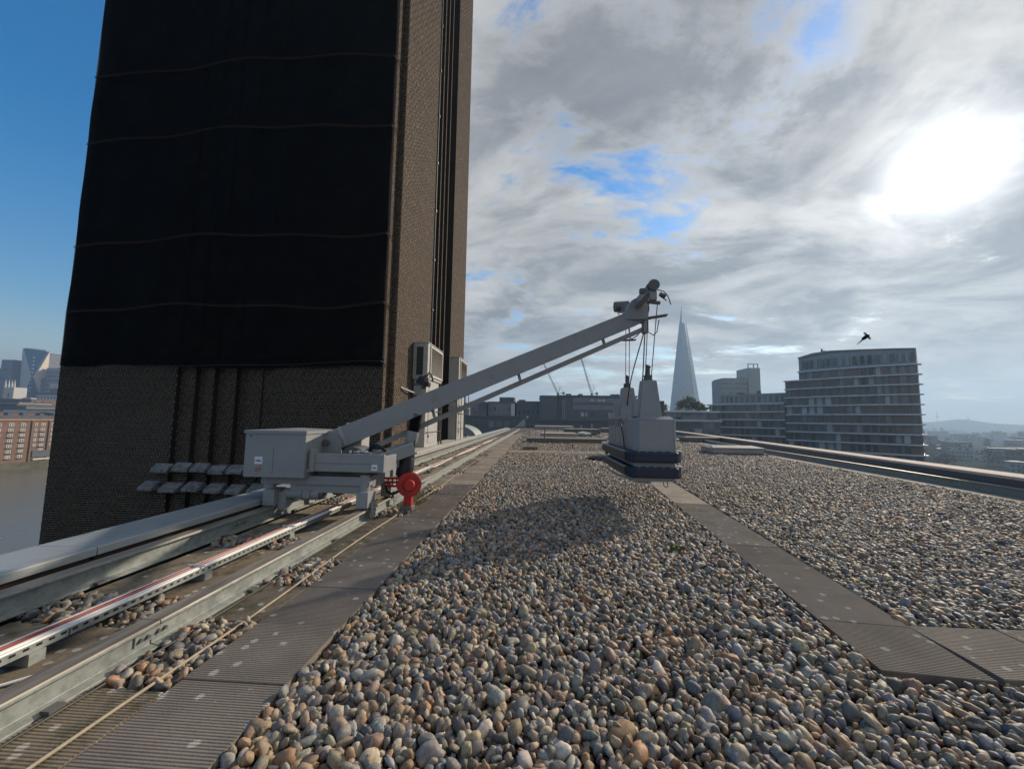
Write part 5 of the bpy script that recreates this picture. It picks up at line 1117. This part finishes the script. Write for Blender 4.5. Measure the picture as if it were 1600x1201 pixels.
wb = thing('white_office', 'white office with rows of small square windows beside the tower edge', 'building', (-690, 505, GZ))
MB().box(-704, -664, 505, 525, GZ, 26).build('wall', M_wht, wb); MB().box(-704.5, -663.5, 504.5, 525.5, 26.01, 29).build('mansard', M_slate, wb); windows(wb, (-704, 505), (-664, 505), -2, 25, 8, 5, .45, .5, (M_glass,), proud=.15)
wc = thing('colonnade_office', 'pale colonnaded upper storey behind the white office', 'building', (-690, 560, GZ)); MB().box(-760, -722, 560, 575, GZ, 39).build('wall', M_slate, wc); MB().box(-761, -721, 559, 576, 44, 46).build('roof', M_wht, wc)
for k in range(10): MB().box(-759 + k * 3.9, -757.4 + k * 3.9, 559.5, 561, 39, 44).build('column', M_wht, wc)
random.seed(9)
lab = ['grey slate-roofed block behind the riverside brick block', 'long low roof behind the riverside brick block', 'dark roofed terrace behind the riverside block', 'blue-grey roof left of the white office', 'pale flat roof below the church tower', 'dark office left of the white office', 'mixed grey block under the faceted tower', 'small pale block under the dark plum tower', 'brown roofed block right behind the brick riverside block', 'slate block at the left edge above the riverside roofs']
for k, (x, y, w, d, h) in enumerate(((-330, 205, 40, 26, 1), (-318, 228, 44, 20, 3), (-355, 232, 50, 20, 5), (-520, 352, 48, 30, 14), (-480, 318, 40, 24, 10), (-740, 512, 34, 20, 22), (-780, 545, 60, 30, 28), (-800, 530, 50, 30, 27), (-330, 252, 46, 18, 3), (-420, 272, 50, 24, 7))):
    t = block('city_block', lab[k], 'building', x - w / 2, x + w / 2, y, y + d, h, random.choice((M_conc, M_dkblk, M_wht, M_rbrick)), roof=M_slate, group='blocks across the river')
    windows(t, (x - w / 2, y), (x + w / 2, y), GZ + 3, h - 1, 9, max(3, int((h - GZ) / 4)), .45, .5, (M_glass, M_glass2), proud=.1)
    windows(t, (x + w / 2, y), (x + w / 2, y + d), GZ + 3, h - 1, 5, max(3, int((h - GZ) / 4)), .45, .5, (M_glass,), proud=.1)

# ------------------------------------------------------------------ hazy district to the right
random.seed(31)
cnt = 0
M_rfdk = pm('weathered_roof', (.12, .115, .11), .95, 0, .2, .1, spec=.1)
for k in range(110):
    azd = random.uniform(38, 60); rg = 330 * (5.8 ** random.random())
    x, y = rg * math.sin(R(azd)), rg * math.cos(R(azd)); 
    if rg < 480 and azd < 47: continue
    s = (rg / 500) ** .35; w, d, h = random.uniform(9, 26) * s, random.uniform(8, 16) * s, random.choice((7, 8, 10, 11, 12, 14, 17)) * (1.0 if rg < 900 else 1.15)
    m = random.choice((M_conc, M_dkblk, M_conc, M_rbrick, M_dkblk, M_slate, M_conc)); h = min(h, 20)
    wn = {M_conc: 'grey concrete', M_dkblk: 'dark clad', M_rbrick: 'red-brown brick', M_slate: 'slate-blue'}[m]
    rn = 'near the right parapet' if rg < 520 else 'in the second rows back' if rg < 800 else 'in the middle distance' if rg < 1200 else 'far off below the ridge'
    t = thing('low_building', '%s %s building %s of the hazy district' % ('long low' if w > 20 * s else 'small', wn, rn), 'building', (x, y, GZ), 'low buildings in the hazy district')
    t.rotation_euler.z = -R(azd) + random.uniform(-.5, .5); OFF[t.name] = V((0, 0, 0))
    MB().box(-w / 2, w / 2, -d / 2, d / 2, 0, h).build('wall', m, t); MB().box(-w / 2 - .3, w / 2 + .3, -d / 2 - .3, d / 2 + .3, h + .01, h + .6).build('roof', random.choice((M_slate, M_rfdk, M_rfdk, M_dkblk)), t)
    if rg < 1100: windows(t, (-w / 2, -d / 2), (w / 2, -d / 2), 1, h - .5, 7, max(2, int(h / 3.5)), .6, .5, (M_glass, M_glass2, M_curtain), (4, 2, 1), proud=.12)
for k in range(70):
    azd = random.uniform(40, 60); rg = 300 * (7 ** random.random()); x, y = rg * math.sin(R(azd)), rg * math.cos(R(azd)); s = (rg / 400) ** .5
    tree('%s tree %s of the hazy district' % (('dark green', 'olive green', 'brownish')[k % 3], 'among the nearest roofs' if rg < 600 else 'among the middle roofs' if rg < 1100 else 'among the farthest roofs'), x, y, GZ, random.uniform(9, 15) * s, random.uniform(4, 7) * s, k, 'trees in the hazy district', 260)
def ridge(name, rad, hfun, m):
    vs = []; A = np.radians(np.arange(-72, 80, .5))
    for a in A:
        h = hfun(math.degrees(a)); 
        for rr, z in ((rad, GZ - 1), (rad * 1.05, GZ + (h - GZ) * .7), (rad * 1.1, h), (rad * 1.25, GZ - 1)): vs.append((rr * math.sin(a), rr * math.cos(a), z))
    n = len(A); struct(name, MB().add(vs, [(4 * i + j, 4 * i + 4 + j, 4 * i + 5 + j, 4 * i + 1 + j) for i in range(n - 1) for j in range(3)]), m, smooth=True)
M_hill = pm('wooded_hill', (.03, .038, .03), .9, 0, .3, .004, col2=(.05, .05, .04), c2scale=.003, spec=0)
ridge('hill', 2900, lambda a: .62 * (46 + 9 * math.sin(a * .21) + 5 * math.sin(a * .7 + 1) + 28 * math.exp(-((a - 45.6) / 1.3) ** 2)) - 6, M_hill)
ridge('hill', 2100, lambda a: -10 + 7 * math.sin(a * .33 + 2) + 4 * math.sin(a * 1.3) + 3 * math.sin(a * 3.1), M_hill)
for az_, h_, lb in ((44.0, 100, 'thin radio mast on the far right ridge'), (46.0, 75, 'shorter radio mast on the wooded hump of the far ridge')):
    x, y = 3300 * math.sin(R(az_)), 3300 * math.cos(R(az_)); t = thing('radio_mast', lb, 'mast', (x, y, 0))
    MB().cyl((x, y, 0), (x, y, h_ * .6), 2.6, 6, 1.3).cyl((x, y, h_ * .6), (x, y, h_), 1.3, 6, .4).build('shaft', M_dkblk, t); MB().box(x - 4, x + 4, y - 4, y + 4, h_ * .55, h_ * .62).build('platform', M_dkblk, t)

# ------------------------------------------------------------------ a flying insect near the camera
bug = thing('flying_insect', 'small dark insect flying in the sky above the curved apartment block', 'insect', (.498, .612, 1.583))
bc = V((.498, .612, 1.583)); bd = V((.62, -.35, .62)).normalized()
MB().tube([bc - bd * .0055, bc - bd * .004, bc - bd * .0005, bc + bd * .003, bc + bd * .005, bc + bd * .006], [.0008, .002, .0027, .0027, .0023, .0008], 10).build('body', M_black, bug, smooth=True)
M_wing = pm('insect_wing', (.45, .45, .43), .4, 0, .1, 200)
for s in (-1, 1):
    sd_ = bd.cross(V((0, 1, .3))).normalized() * s; a = bc + bd * .003
    quadpart('wing', [a, a + sd_ * .004 + bd * .002, a + sd_ * .008 + bd * .0007, a + sd_ * .007 - bd * .0013, a + sd_ * .0027 - bd * .0013], M_wing, bug, .0002)
for k in range(3): MB().tube([bc - bd * .003 * k, bc - bd * (.004 + .003 * k) + V((-.003, 0, -.004))], .0004, 4).build('leg', M_black, bug)

# ------------------------------------------------------------------ haze
hz = MB().box(-4300, 4300, -1600, 4300, GZ - 6, 300).build('haze', None, None); tag(hz, 'thin pale haze over the city', 'haze', kind='stuff')
hm = bpy.data.materials.new('haze_air'); hm.use_nodes = True; N = hm.node_tree.nodes; N.clear()
pvn = N.new('ShaderNodeVolumePrincipled'); pvn.inputs['Color'].default_value = (.48, .70, 1.0, 1); pvn.inputs['Density'].default_value = 4.4e-4; pvn.inputs['Anisotropy'].default_value = 0.32
o_ = N.new('ShaderNodeOutputMaterial'); hm.node_tree.links.new(pvn.outputs[0], o_.inputs['Volume']); hz.data.materials.append(hm)
